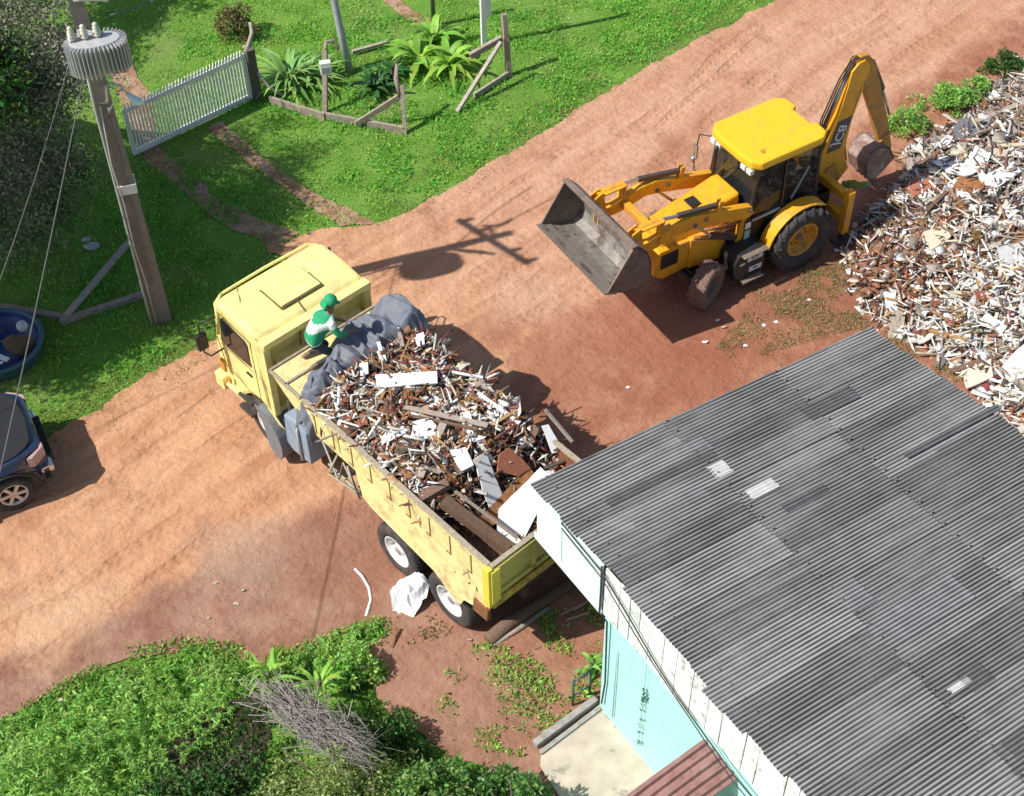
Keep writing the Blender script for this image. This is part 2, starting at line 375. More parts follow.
tufts('verge_grass', px([(330, 222), (440, 160), (560, 90), (700, 10), (730, -10), (790, -10), (600, 104), (440, 206), (372, 236)]), 700, (.03, .07), (.012, .02), M_blade_dry, 2.0, -.08)
tufts('path_grass', px([(100, 66), (150, 95), (165, 150), (300, 230), (380, 226), (300, 175), (222, 115), (198, 128), (330, 232), (270, 258), (130, 160)]), 500, (.03, .09), (.014, .026), M_blade, 2.0, -.02)
tufts('verge_grass', px([(372, 224), (440, 190), (520, 143), (600, 92), (700, 34), (790, -6), (800, 4), (700, 52), (600, 110), (520, 162), (440, 214)]), 600, (.03, .07), (.012, .02), M_blade_dry, 2.5, .0)
tufts('yard_weeds', px([(455, 640), (600, 600), (600, 690), (520, 760), (430, 735), (410, 690)]), 1300, (.05, .16), (.02, .045), M_blade, 1.9, .1)
tufts('yard_weeds', px([(385, 625), (440, 600), (470, 625), (440, 640), (400, 650)]), 900, (.04, .12), (.02, .04), M_blade_dry, 2.5, .05)
tufts('dry_grass', px([(770, 270), (850, 262), (905, 330), (975, 350), (975, 425), (860, 330), (800, 345), (740, 365), (690, 390)]), 1900, (.05, .13), (.012, .022), M_blade_dry, 1.6, -.05)
tufts('verge_grass', px([(0, 716), (130, 650), (205, 640), (260, 650), (350, 628), (400, 600), (400, 640), (340, 660), (200, 665), (100, 690), (0, 740)]), 700, (.04, .12), (.015, .03), M_blade_dry, 1.8, .0)
# ================================================================ BUILDING
M_cyan = mat('mint_paint', (.40, .74, .68), .8, var=.06, nscale=3, bump=.004, bscale=60, dirt=(.42, .55, .48), dscale=3, dth=(.58, .75))
M_palecyan = mat('pale_sheet', (.66, .80, .77), .75, var=.05, nscale=3, dirt=(.45, .52, .5), dscale=5, dth=(.6, .75))
M_plank = mat('whitewashed_plank', (.72, .74, .72), .85, island=.1, var=.12, nscale=8, dirt=(.34, .34, .33), dscale=5, dth=(.52, .66), bump=.004, bscale=30)
M_roof = mat('fibre_cement', (.30, .298, .292), .9, island=.33, var=.04, nscale=1.5, dirt=(.17, .17, .165), dscale=7, dth=(.62, .9), bump=.004, bscale=50, spec=.2)
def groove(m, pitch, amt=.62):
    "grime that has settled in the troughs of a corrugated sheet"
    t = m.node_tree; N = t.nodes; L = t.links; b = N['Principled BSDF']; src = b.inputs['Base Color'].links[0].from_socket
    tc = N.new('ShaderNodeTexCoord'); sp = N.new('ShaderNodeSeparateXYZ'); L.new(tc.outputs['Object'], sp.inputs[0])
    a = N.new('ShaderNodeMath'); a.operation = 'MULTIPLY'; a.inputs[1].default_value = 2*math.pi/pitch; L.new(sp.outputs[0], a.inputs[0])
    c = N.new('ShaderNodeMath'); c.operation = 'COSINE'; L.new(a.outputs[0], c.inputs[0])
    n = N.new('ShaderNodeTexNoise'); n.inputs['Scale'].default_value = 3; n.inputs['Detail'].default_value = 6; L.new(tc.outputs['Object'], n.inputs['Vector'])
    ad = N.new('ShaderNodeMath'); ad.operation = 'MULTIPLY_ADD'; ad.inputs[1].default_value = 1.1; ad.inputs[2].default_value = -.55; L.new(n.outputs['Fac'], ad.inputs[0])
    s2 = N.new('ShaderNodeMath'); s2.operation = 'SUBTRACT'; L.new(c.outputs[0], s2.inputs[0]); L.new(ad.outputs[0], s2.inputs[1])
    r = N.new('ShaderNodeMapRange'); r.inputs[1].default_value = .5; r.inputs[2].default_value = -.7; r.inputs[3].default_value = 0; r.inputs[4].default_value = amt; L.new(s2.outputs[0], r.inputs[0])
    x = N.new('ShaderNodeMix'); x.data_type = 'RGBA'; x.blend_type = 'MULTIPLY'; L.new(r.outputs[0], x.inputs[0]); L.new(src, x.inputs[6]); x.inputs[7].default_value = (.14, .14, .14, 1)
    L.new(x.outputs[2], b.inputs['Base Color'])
def streaks(m, amt=.7):
    "rain-borne grime running down the slope"
    t = m.node_tree; N = t.nodes; L = t.links; b = N['Principled BSDF']; src = b.inputs['Base Color'].links[0].from_socket
    tc = N.new('ShaderNodeTexCoord'); mp = N.new('ShaderNodeMapping'); mp.inputs['Scale'].default_value = (7.5, .45, 1); L.new(tc.outputs['Object'], mp.inputs[0])
    n = N.new('ShaderNodeTexNoise'); n.inputs['Scale'].default_value = 1.6; n.inputs['Detail'].default_value = 8; n.inputs['Roughness'].default_value = .72; L.new(mp.outputs[0], n.inputs['Vector'])
    r = N.new('ShaderNodeMapRange'); r.inputs[1].default_value = .46; r.inputs[2].default_value = .68; r.inputs[3].default_value = 0; r.inputs[4].default_value = amt; L.new(n.outputs['Fac'], r.inputs[0])
    x = N.new('ShaderNodeMix'); x.data_type = 'RGBA'; x.blend_type = 'MULTIPLY'; L.new(r.outputs[0], x.inputs[0]); L.new(src, x.inputs[6]); x.inputs[7].default_value = (.44, .43, .42, 1)
    L.new(x.outputs[2], b.inputs['Base Color'])
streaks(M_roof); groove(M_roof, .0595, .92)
M_dark = mat('dark_gap', (.03, .03, .03), .8)
M_conc = mat('concrete', (.44, .37, .29), .9, col2=(.54, .47, .38), nscale=2.2, var=.1, bump=.006, bscale=25, dirt=(.30, .27, .22), dscale=1.6, dth=(.56, .6))
M_conc_gray = mat('grey_concrete', (.36, .34, .31), .9, col2=(.26, .24, .22), nscale=6, var=.12, bump=.005, bscale=40)
M_rust_roof = mat('maroon_sheet', (.23, .12, .11), .8, col2=(.29, .17, .15), nscale=4, var=.12, dirt=(.14, .09, .08), dscale=7, dth=(.55, .7), bump=.003, bscale=60, spec=.25)
M_tan = mat('tan_wall', (.52, .43, .30), .85, var=.1, nscale=3)
M_cable = mat('black_cable', (.03, .03, .035), .6); M_cable_grey = mat('grey_cable', (.11, .11, .11), .6)
ROT_E = math.atan2(-.837, .547)
bc = un(540, 480, 4.0); bc.z = 0
# local frame of the house: x along the front wall (towards the viewer), y into the plot, z up
house = thing('shed_house', 'mint green house under a big grey corrugated roof with whitewashed boards along its edge', 'house', bc, ROT_E)
DEP = 6.35; LEN = 9.5; ZF = 3.97; SLP = -.6/6.4
def roofz(y): return ZF + SLP*y
m = MB(); m.b2(1.6, LEN, .02, .17, 0, 3.2); m.b2(1.6, 1.75, .17, DEP-.2, 0, 3.1); m.b2(LEN-.15, LEN, .17, DEP-.2, 0, 3.1); m.b2(1.75, LEN-.15, DEP-.35, DEP-.2, 0, 3.1)
m.build('wall', M_cyan, house)
m = MB()
for k in range(5): m.bar((.1+k*2.3, .05, 3.5), (.1+k*2.3, DEP-.1, 3.5+SLP*DEP-.12), .06, .16)
for y in (.3, 2.2, 4.3, 6.1): m.bar((.05, y, roofz(y)-.1), (LEN, y, roofz(y)-.1), .07, .1)
m.build('rafters', mat('old_timber', (.20, .14, .09), .85, var=.2, nscale=9, col2=(.29, .23, .17)), house)
# corrugated sheets: pitch 83 mm, six waves a sheet, three courses down the slope
V = []; F = []; pitch = .0595; wv = 6; seg = 6
ncol = int(LEN/(pitch*wv)); rows = [(-.06, 2.2), (2.08, 4.34), (4.22, 6.45)]
for r, (y0, y1) in enumerate(rows):
    for c_ in range(ncol+1):
        x0 = c_*pitch*wv; x1 = x0 + pitch*(wv+.5)
        if c_ == ncol: x1 = x0+pitch*wv
        a = y0 + random.uniform(-.035, .035); b_ = y1 + random.uniform(-.03, .03)
        if r == 0: a += .02*math.sin(x0*1.1)-.09 - (.08 if 3.6 < x0 < 4.3 else 0)
        if r == 2: b_ += .105*x0 if x0 < 3.4 else .36
        if r and random.random() < .16: a += random.choice([-.16, .1]); 
        dz = .014*(2-r) + random.uniform(0, .012) + (.006 if c_ % 2 else 0); tl = random.uniform(-.012, .012)
        nx = int((x1-x0)/pitch*seg); b0 = len(V)
        for j, y in enumerate(np.linspace(a, b_, 4)):
            for i in range(nx+1):
                x = x0+(x1-x0)*i/nx
                z = roofz(y)+dz+.012*math.cos(2*math.pi*x/pitch)+tl*(x-x0)/.5 + .012*math.sin(x*.9+y*.7)
                V.append((x + .006*math.sin(y*2+c_), y, z))
        for j in range(3):
            for i in range(nx):
                q = b0+j*(nx+1)+i; F.append((q, q+1, q+nx+2, q+nx+1))
V = np.array(V); F = np.array(F); nv = len(V)
V2 = V.copy(); V2[:, 2] -= .008
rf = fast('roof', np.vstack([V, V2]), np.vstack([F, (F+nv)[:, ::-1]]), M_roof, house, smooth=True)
# repair patches lying on the roof
M_rp_list = 0
def patch(name, x, y, lx, ly, colm, label=None, dz=.035):
    n_ = max(2, int(lx/pitch*seg)); vv = []; ff = []
    for j in range(3):
        for i in range(n_+1):
            xx = x+lx*i/n_; yy = y+ly*j/2+random.uniform(-.02, .02)
            vv.append((xx, yy, roofz(yy)+dz+.009*math.cos(2*math.pi*xx/pitch)+.012*math.sin(xx*.9+yy*.7)))
    for j in range(2):
        for i in range(n_): q = j*(n_+1)+i; ff.append((q, q+1, q+n_+2, q+n_+1))
    o = raw(name, vv, ff, colm, rf, smooth=True)
    if label: o['label'] = label
    return o
M_rp_light = mat('pale_patch', (.52, .51, .49), .85, var=.1, nscale=6); M_rp_mid = mat('light_sheet', (.28, .28, .28), .9, var=.12, nscale=2, spec=.2); M_rp_dark = mat('dark_sheet', (.15, .15, .15), .9, var=.15, nscale=3, spec=.2)
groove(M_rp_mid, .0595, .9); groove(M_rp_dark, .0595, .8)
def hl(u, v, z=3.75):
    p = un(u, v, z)-bc; c_, s_ = math.cos(-ROT_E), math.sin(-ROT_E); return p.x*c_-p.y*s_, p.x*s_+p.y*c_
for (u, v, lx, ly, mm, lab) in [(630, 530, .36, 1.25, M_rp_mid, 'lighter repair sheet'), (744, 492, .2, .5, M_rp_light, 'pale repair scrap'), (780, 505, .15, .8, M_rp_dark, 'dark sheet'), (800, 402, .3, 1.0, M_rp_dark, 'dark sheet'), (905, 360+84, .12, 2.0, M_rp_dark, 'dark gap strip'), (706, 470, .25, .3, M_rp_light, 'pale repair scrap'), (956, 676, .3, .4, M_rp_dark, 'dark sheet'), (947, 690, .09, .35, M_rp_light, 'pale repair scrap'), (1000, 745, .4, .8, M_rp_dark, 'dark sheet'), (590, 497, .3, 2.0, M_rp_mid, 'lighter repair sheet'), (840, 640, .5, 2.0, M_rp_mid, 'lighter repair sheet'), (600, 505, .25, 1.9, M_rp_dark, 'dark sheet'), (730, 650, .5, 2.1, M_rp_mid, 'lighter repair sheet')]:
    x, y = hl(u, v); patch('repair_sheet', x, y, lx, ly, mm, lab)
m = MB()
for r_ in range(3):
    for k_ in range(int(LEN/.238)):
        yy = [.12, 2.26, 4.4][r_]; xx = k_*.238; zz = roofz(yy)+.045; m.box((xx, yy+random.uniform(-.01, .01), zz+.012*math.sin(xx*.9+yy*.7)), (.022, .022, .02))
tag(m.build('roof_bolts', M_rust if 'M_rust' in globals() else M_rust_roof, house), kind='stuff')
# facade boards
m = MB()
m.b2(.03, .62, -.07, -.04, 2.78, 3.86); m.b2(.66, 1.6, -.075, -.045, 2.80, 3.84)
m.b2(.0, 1.65, -.1, -.08, 2.74, 2.86); m.b2(.62, .66, -.09, -.05, 2.76, 3.86); m.b2(.66, 1.62, -.1, -.078, 3.64, 3.72)
fb = m.build('fascia_panel', M_palecyan, house); fb['label'] = 'pale mint fascia panels at the corner'
x = 1.66; k = 0
while x < LEN-.05:
    wdt = random.uniform(.19, .34); m = MB()
    m.box((x+wdt/2, -.06+random.uniform(-.008, .008), 3.32+random.uniform(-.03, .05)+(.06 if 3.4 < x < 4.3 else 0)), (wdt-.012, .025, 1.12+random.uniform(-.07, .05)), Matrix.Rotation(random.uniform(-.015, .015), 3, 'Y'), .003)
    m.build('fascia_board', M_plank, house); x += wdt; k += 1
m = MB(); m.b2(.0, LEN, -.035, .02, 2.95, 3.05); m.b2(.0, LEN, -.035, .02, 3.62, 3.7); m.build('fascia_batten', MATS['old_timber'], house)
m = MB(); m.tube([(1.63, -.12, 3.9), (1.64, -.12, 3.3), (1.62, -.11, 2.8), (1.72, -.04, 2.6), (1.74, -.02, 1.0), (1.7, -.03, .35)], .014, 6)
pts = [(.66, -.1, 3.8)]+[(1.65+.29*i, -.12, 3.78-1.08*math.sin(min(1, i/11)*math.pi/2)+.02*math.sin(i)) for i in range(16)]
m.tube(pts, .012, 6); pts = [(p[0]+.03, p[1]-.02, p[2]-.07-.04*math.sin(i*.7)) for i, p in enumerate(pts)]; m.tube(pts, .009, 6)
m.build('facade_cable', M_cable, house)
m = MB(); m.tube([(1.95, -.01, 2.1), (1.96, -.01, .3)], .009, 5); m.build('conduit', mat('grey_conduit', (.3, .42, .4), .6), house)
# porch roof
porch = thing('porch_roof', 'small maroon ribbed porch roof sloping away from the mint wall', 'roof', bc, ROT_E)
x0, y0 = hl(722, 728, 2.35); x1, y1 = hl(757, 765, 2.35)
V = []; F = []; wl = x1-x0+.02; n_ = 64; ribs = 5.2
for j, yy in enumerate(np.linspace(.06, -3.4, 9)):
    for i in range(n_+1):
        t = i/n_; s_ = (t*ribs) % 1; z = 2.38+.16*yy + (.055 if .25 < s_ < .62 else (.0 if s_ < .17 or s_ > .7 else .03))
        V.append((x0+wl*t+.01*math.sin(yy*2), yy+.02*math.sin(t*9), z+.008*math.sin(yy*3+t*5)))
nvv = len(V); V += [(a, b_, c_-.012) for a, b_, c_ in V]
for j in range(8):
    for i in range(n_): q = j*(n_+1)+i; F.append((q, q+1, q+n_+2, q+n_+1)); F.append((q+nvv, q+nvv+n_+1, q+nvv+n_+2, q+nvv+1))
raw('roof_sheet', V, F, M_rust_roof, porch)
m = MB()
for px_ in (x0+.1, x0+wl-.1): m.bar((px_, -2.6, 0), (px_, -2.6, 2.38-.16*2.6-.02), .08)
m.bar((x0, -2.6, 2.38-.16*2.6-.05), (x0+wl, -2.6, 2.38-.16*2.6-.05), .06, .08); m.build('porch_post', MATS['old_timber'], porch)
annex = thing('annex_wall', 'low tan masonry wall beside the maroon porch roof', 'wall', bc, ROT_E)
m = MB(); m.b2(x0+wl+.04, x0+wl+.9, -1.9, -.03, 0, 1.9, .01); m.build('wall', M_tan, annex)
# patio
pat = region('patio', px([(600, 706), (640, 740), (700, 800), (760, 860), (600, 860), (540, 768), (541, 752)]), M_conc, z=.05, rel=.01, amp=.01, grid=.3); tag(pat, kind='structure')
k = 0
for (a, b_, zt, lab) in [((535, 745), (596, 700), .16, 'worn grey concrete kerb beam along the patio edge, the one nearer the truck'), ((540, 753), (600, 708), .1, 'worn grey concrete kerb beam along the patio edge, the one against the slab')]:
    p, q = un(*a, .08), un(*b_, .08); m = MB(); m.bar((p.x, p.y, zt/2), (q.x, q.y, zt/2), .11 if zt > .12 else .07, zt, bev=.008)
    tag(m.build('kerb_beam', M_conc_gray), lab, 'kerb', 'concrete beams edging the patio')
gp = un(596, 702, 0)
rl = thing('corner_railing', 'thin dark green metal railing at the mint wall corner', 'railing', gp+Vector((-.08, .12, 0)), ROT_E)
m = MB(); m.tube([(0, -.02, 0), (0, -.02, .75)], .02); m.tube([(0, -.34, 0), (0, -.34, .75)], .02); m.build('post', mat('green_steel', (.04, .11, .09), .5), rl)
m = MB(); m.tube([(0, -.36, .73), (0, .04, .75)], .016); m.build('rail', MATS['green_steel'], rl); m = MB(); m.tube([(0, -.34, .3), (0, -.02, .31)], .012); m.build('rail', MATS['green_steel'], rl)
# hanging ornament
cx_, cz_ = None, None
o_, hx = hl(663, 730, 1.6)
ch = thing('hanging_chime', 'string of small dark leaf ornaments hanging by the mint wall', 'ornament', bc+Vector((math.cos(ROT_E)*2.62+math.sin(ROT_E)*.07, math.sin(ROT_E)*2.62-math.cos(ROT_E)*.07, 0)), ROT_E)
m = MB(); m.tube([(0, .04, 2.9), (0, .04, .45)], .003, 5); m.build('string', M_cable, ch)
m = MB()
for i, zz in enumerate([2.0, 1.9, 1.8, 1.7, 1.6, 1.42, 1.2, 1.0, .8, .6, .5]):
    kk = 6 if i < 3 else 2
    for j in range(kk):
        a = random.uniform(0, 6.28); s_ = random.uniform(.025, .045); c_ = Vector((random.uniform(-.035, .035), .035, zz+random.uniform(-.04, .04)))
        d = Vector((math.cos(a), .2, math.sin(a)))*s_; e = Vector((-math.sin(a), .1, math.cos(a)))*s_*.5
        m.poly([c_-d, c_+e, c_+d, c_-e], .004)
m.build('pendants', mat('dark_green_foil', (.03, .10, .09), .5), ch)

# ================================================================ UTILITY POLE
M_pole = mat('pole_concrete', (.22, .185, .16), .9, col2=(.21, .18, .16), nscale=3, var=.14, bump=.004, bscale=40)
M_tr = mat('transformer_grey', (.50, .50, .51), .45, metal=.3, var=.08, nscale=8)
M_porc = mat('porcelain', (.62, .57, .48), .35)
pb_ = un(161, 318, 0)
pole = thing('utility_pole', 'tall grey concrete utility pole with a ribbed transformer near its top', 'utility pole', pb_, R_(16))
m = MB()
bm = m.bm
pr = lambda w_, d_, z: [bm.verts.new((sx*w_/2, sy*d_/2, z)) for sx, sy in ((-1, -1), (1, -1), (1, 1), (-1, 1))]
rg = [pr(.40, .30, -.1), pr(.30, .23, 4.6), pr(.20, .16, 8.6)]
for a, b_ in zip(rg, rg[1:]):
    for i in range(4): bm.faces.new((a[i], a[(i+1) % 4], b_[(i+1) % 4], b_[i]))
bm.faces.new(rg[-1]); m.build('shaft', M_pole, pole)
# recess strip down the front as on I-section poles
m = MB(); m.b2(-.05, .05, -.142, -.12, .4, 5.2); m.build('shaft_groove', mat('pole_groove', (.17, .14, .12), .9, var=.15), pole)
m = MB(); m.b2(-.185, .185, -.15, .15, 3.22, 3.42, .004); m.build('painted_band', mat('white_band', (.62, .62, .60), .7, var=.1), pole)
m = MB()
m.tube([(-.12, -.2, 6.2), (-.15, -.2, 5.2), (-.165, -.19, 3.0), (-.18, -.2, 1.9), (-.19, -.2, .9), (-.19, -.2, 0)], .022, 6)
m.tube([(-.06, -.2, 5.2), (-.13, -.22, 4.0), (-.10, -.2, 3.1), (-.13, -.21, 2.0), (-.09, -.21, 1.2), (-.1, -.21, .1)], .014, 6)
m.build('riser_pipe', mat('pale_pvc', (.45, .44, .42), .5), pole)
# transformer
T0 = Matrix.Translation((.30, -.42, 6.3))
m = MB(); 
m.prism([(.37*math.cos(a)*1.1, .22*math.sin(a)) for a in [2*math.pi*i/20 for i in range(20)]], 6.05, 6.6, axis='z', bev=.015)
for v in m.bm.verts: v.co += Vector((.14, -.40, 0))
tk = m.build('transformer_tank', M_tr, pole, recalc=True)
m = MB()
for i in range(40):
    a = 2*math.pi*(i+.5)/40
    c_ = Vector((.14+.44*math.cos(a), -.40+.27*math.sin(a), 6.32)); d = Vector((math.cos(a)*.6, math.sin(a), 0))
    m.box(c_, (.13, .016, .53), Matrix.Rotation(math.atan2(d.y, d.x), 3, 'Z'), .003)
m.build('cooling_fins', M_tr, tk)
m = MB()
for i in range(3):
    c_ = Vector((-.2+.2*i, -.33, 6.61)); m.lathe([(0, .0), (.05, .0), (.075, .04), (.04, .06), (.07, .10), (.035, .12), (.06, .16), (.03, .18), (.045, .22), (.015, .25), (0, .25)], 12, Matrix.Translation(c_))
m.build('bushings', M_porc, tk)
m = MB(); m.bar((-.1, -.1, 6.0), (.3, -.3, 6.0), .05, .07); m.bar((-.1, -.1, 6.6), (.3, -.3, 6.6), .05, .07)
m.tube([(-.22, -.35, 6.75), (-.27, -.42, 6.4), (-.24, -.42, 5.95), (-.05, -.4, 5.9)], .02, 6); m.build('hanger_bracket', M_tr, pole)
ca = MB(); cdir = Vector((math.sin(R_(-16+128)), 0, 0))
# crossarms (above the frame; their shadow falls on the road)
aarm = R_(-60)
for z, L_ in ((8.15, 1.0),):
    d = Vector((math.cos(aarm), math.sin(aarm), 0))*L_; ca.bar(Vector((0, -.12, z))-d, Vector((0, -.12, z))+d, .09, .11)
ca.build('crossarm', mat('arm_timber', (.22, .18, .15), .85, var=.15), pole)
m = MB()
for z, L_ in ((8.2, 1.0),):
    for t in (-.9, -.45, .45, .9):
        d = Vector((math.cos(aarm), math.sin(aarm), 0))*L_*t
        m.lathe([(0, 0), (.025, 0), (.06, .05), (.03, .09), (.06, .13), (.035, .18), (.05, .22), (0, .26)], 10, Matrix.Translation(Vector((0, -.12, z+.03))+d))
m.build('insulators', M_porc, pole)
m = MB(); m.bar((-.03, -.1, 7.2), (.5, -.35, 7.25), .05, .08)
for i in range(3): m.bar((.05+.2*i, -.15-.09*i, 7.22), (.02+.2*i, -.3-.09*i, 7.55), .05, .07)
m.build('fuse_cutouts', M_porc, pole)
for (cx, cy, cz, rr_) in ((.1, .35, 8.35, .24),):
    m = MB(); m.tube([(cx+rr_*math.cos(a), cy+.05*math.sin(2*a), cz+rr_*math.sin(a)) for a in [2*math.pi*i/20 for i in range(21)]], .035, 6); m.bar((0, -.08, cz-.1), (cx, cy, cz-rr_), .04, .05); m.build('cable_coil', M_cable, pole)
lamp = thing('street_lamp', 'small pale street lamp on a curved arm below the transformer', 'street lamp', pb_, R_(0))
m = MB(); m.tube([(.02, -.06, 5.05), (.12, -.1, 5.25), (.16, -.12, 5.52), (.27, -.14, 5.62), (.42, -.16, 5.55), (.52, -.17, 5.38)], .022, 8); m.build('arm', mat('galvanised', (.5, .52, .53), .4, metal=.5), lamp)
m = MB(); m.tube([(.50, -.17, 5.41), (.56, -.18, 5.33), (.66, -.2, 5.26), (.74, -.21, 5.25)], [.035, .065, .075, .03], 10); m.build('lamp_head', mat('lamp_white', (.62, .72, .76), .35), lamp)
m = MB(); m.bar((.05, -.05, 4.95), (.1, -.09, 5.1), .07, .1); m.tube([(.1, -.1, 5.0), (.26, -.13, 5.3)], .01, 6); m.build('bracket', MATS['galvanised'], lamp)
def sagwire(name, p, q, sag, r, label, grp=None, mm=None, n_=16):
    m = MB(); p = Vector(p); q = Vector(q); m.tube([p.lerp(q, i/n_)-Vector((0, 0, 4*sag*(i/n_)*(1-i/n_))) for i in range(n_+1)], r, 5)
    return tag(m.build(name, mm or M_cable), label, 'cable', grp)
top = pb_+Vector((0, 0, 8.5))
g_ = 'service cables dropping from the pole'
sB = un(316, 655, 0); z_ = 4.7; wB = Vector((sB.x-.794*z_, sB.y-.263*z_, z_)); wA = pb_+Vector((-.1, -.12, 5.9))
sagwire('service_cable', wA, wA+(wB-wA)*1.25, .1, .011, 'pale twisted service cable dropping from the pole over the blue pool', g_, M_cable_grey)
sagwire('service_cable', pb_+Vector((-.25, -.2, 6.2)), un(-20, 330, 3.2), .15, .008, 'thinner service cable dropping from the transformer bracket into the tree shade', g_, M_cable_grey)
sagwire('low_cable', pb_+Vector((.2, .1, 7.0)), un(205, -60, 7.0)+Vector((0, 0, 0)), .15, .014, 'grey cable running from the transformer to the top of the picture, left one', 'cables above the lawn', M_cable_grey)
sagwire('low_cable', pb_+Vector((.45, .0, 6.8)), un(260, -60, 7.0), .15, .014, 'grey cable running from the transformer to the top of the picture, right one', 'cables above the lawn', M_cable_grey)
# road-edge cable whose thin shadow runs beside the grass
a = un(60, 447, 0); b_ = un(215, 366, 0); z_ = 6.0; off = Vector((-.794*z_, -.263*z_, z_)); d = (b_-a)
sagwire('low_cable', a+off-d*2, pb_+Vector((-.1, -.3, 6.5)), .1, .008, 'thin telephone cable over the grass verge')

# ================================================================ GATE AND FENCE
M_white = mat('white_paint', (.80, .80, .78), .5, var=.08, nscale=10, dirt=(.42, .40, .36), dscale=12, dth=(.58, .7))
M_oldwood = mat('grey_timber', (.25, .20, .16), .9, col2=(.34, .29, .24), nscale=9, var=.2, bump=.004, bscale=60)
M_palewood = mat('pale_timber', (.42, .37, .31), .9, col2=(.30, .26, .21), nscale=10, var=.15, bump=.003, bscale=60)
gl = un(134, 157, 0); gr_ = un(252, 100, 0); gd = (gr_-gl); glen = gd.length
gate = thing('white_gate', 'long white sliding gate of thin pointed pickets across the driveway', 'gate', gl, math.atan2(gd.y, gd.x))
m = MB(); m.b2(0, glen, -.03, .03, .10, .17, .004); m.b2(0, glen, -.03, .03, 1.15, 1.23, .004); m.b2(0, .05, -.02, .02, .1, 1.25); m.b2(glen-.05, glen, -.02, .02, .1, 1.25); m.b2(0, glen, -.02, .02, .04, .075); m.build('frame', M_white, gate)
npk = 38
for i in range(npk):
    x = .08+(glen-.16)*i/(npk-1); m = MB(); m.prism([(x-.018, .07), (x+.018, .07), (x+.018, 1.30), (x, 1.37), (x-.018, 1.30)], -.014, .014, axis='y'); m.build('picket', M_white, gate)
gpst = thing('gate_post', 'dark weathered timber post at the right end of the white gate', 'post', gr_+Vector((.12, .05, 0)), .5)
m = MB(); m.b2(-.1, .1, -.1, .1, 0, 1.35, .02); m.build('post', mat('dark_post', (.11, .10, .085), .9, var=.2, bump=.005), gpst)
def stick(name, pts, r, label, cat='post', grp=None, mm=None, n=7):
    m = MB(); m.tube(pts, r, n); return tag(m.build(name, mm or M_oldwood), label, cat, grp)
q0 = un(262, 90, 0)
stick('curved_branch', [un(246, 52, 1.3)+Vector((0, 0, 0)), un(252, 33, 1.5), un(250, 22, 1.7)], [.05, .045, .04], 'short pale upright branch stub above the dark gate post', 'branch', None, M_palewood)
stick('curved_branch', [un(244, 46, 1.35), un(252, 58, 1.0), un(258, 74, .7), un(270, 88, .35), un(285, 97, .12)], [.045, .045, .04, .04, .035], 'pale curved branch arching from the gate post down to the fence edging', 'branch', None, M_palewood)
def beam(name, a, b_, w_, h_, label, cat, grp=None, mm=None, up=(0, 0, 1)):
    m = MB(); m.bar(a, b_, w_, h_, up, .006); return tag(m.build(name, mm or M_oldwood), label, cat, grp)
G1 = 'low timbers edging the plant bed'
def onz(u, v, z): return un(u, v, z)
beam('edging_timber', onz(270, 100, .09), onz(325, 117, .09), .07, .2, 'low grey edging timber below the strap-leaved plant', 'timber', G1)
beam('edging_timber', onz(326, 116, .10), onz(404, 130, .09), .07, .18, 'low grey edging timber running up to the forked fence post', 'timber', G1)
beam('edging_timber', onz(474, 96, .08), onz(508, 74, .08), .06, .14, 'short pale edging timber behind the leaning brace', 'timber', G1, M_palewood)
beam('fence_post', onz(325, 114, 0), onz(325, 50, 1.35), .11, .10, 'grey fence post with a curved top holding a white meter box', 'post', 'fence posts round the plant bed')
stick('curved_branch', [onz(325, 52, 1.32), onz(326, 42, 1.45), onz(334, 40, 1.42), onz(338, 50, 1.25)], .04, 'curved grey top piece arching off the meter post', 'branch')
mb_ = thing('meter_box', 'small white meter box fixed beside the curved post top', 'box', onz(332, 118, 0)+Vector((0, 0, 1.35)), .2)
m = MB(); m.b2(-.12, .12, -.07, .07, -.15, .15, .012); m.build('box', M_white, mb_); m = MB(); m.b2(-.09, .09, -.082, -.07, -.11, .05, .003); m.build('door', mat('meter_glass', (.35, .38, .40), .25), mb_)
beam('fence_post', onz(405, 134, 0), onz(402, 85, 1.0), .09, .10, 'forked grey fence post at the front corner of the plant bed', 'post', 'fence posts round the plant bed')
stick('post_fork', [onz(400, 95, .8), onz(396, 78, 1.15), onz(397, 64, 1.35)], [.06, .055, .04], 'thicker worn fork end on the front corner post', 'post')
beam('diagonal_rail', onz(356, 124, .12), onz(400, 96, .75), .06, .13, 'grey rail sloping up to the forked front post', 'rail')
beam('fence_post', onz(509, 76, 0), onz(504, 14, 1.5), .12, .12, 'taller grey fence post at the right end of the plant bed', 'post', 'fence posts round the plant bed')
beam('diagonal_rail', onz(457, 112, .03), onz(501, 42, 1.05), .09, .07, 'pale grey brace leaning against the right fence post', 'rail', None, M_palewood)
beam('diagonal_rail', onz(470, 56, .75), onz(502, 38, 1.0), .1, .14, 'short thick rail between the white post and the right fence post', 'rail')
sp_ = onz(350, 72, 0); stick('steel_post', [sp_, sp_+Vector((-.12, .1, 1.0)), sp_+Vector((-.3, .2, 3.2)), sp_+Vector((-.36, .22, 4.2))], [.09, .085, .08, .075], 'grey leaning round post rising out of the picture behind the meter box', 'post', None, mat('grey_steel', (.36, .38, .40), .5, var=.1), 12)
sp_ = onz(434, 26, 0); stick('green_post', [sp_, sp_+Vector((-.01, 0, 2.4))], .055, 'thin dark green post behind the bright leafy plant', 'post', None, mat('dk_green_paint', (.10, .13, .07), .7), 10)
wp = onz(484, 45, 0)
wpt = thing('white_post', 'white post with a small white board on its side', 'post', wp, .3)
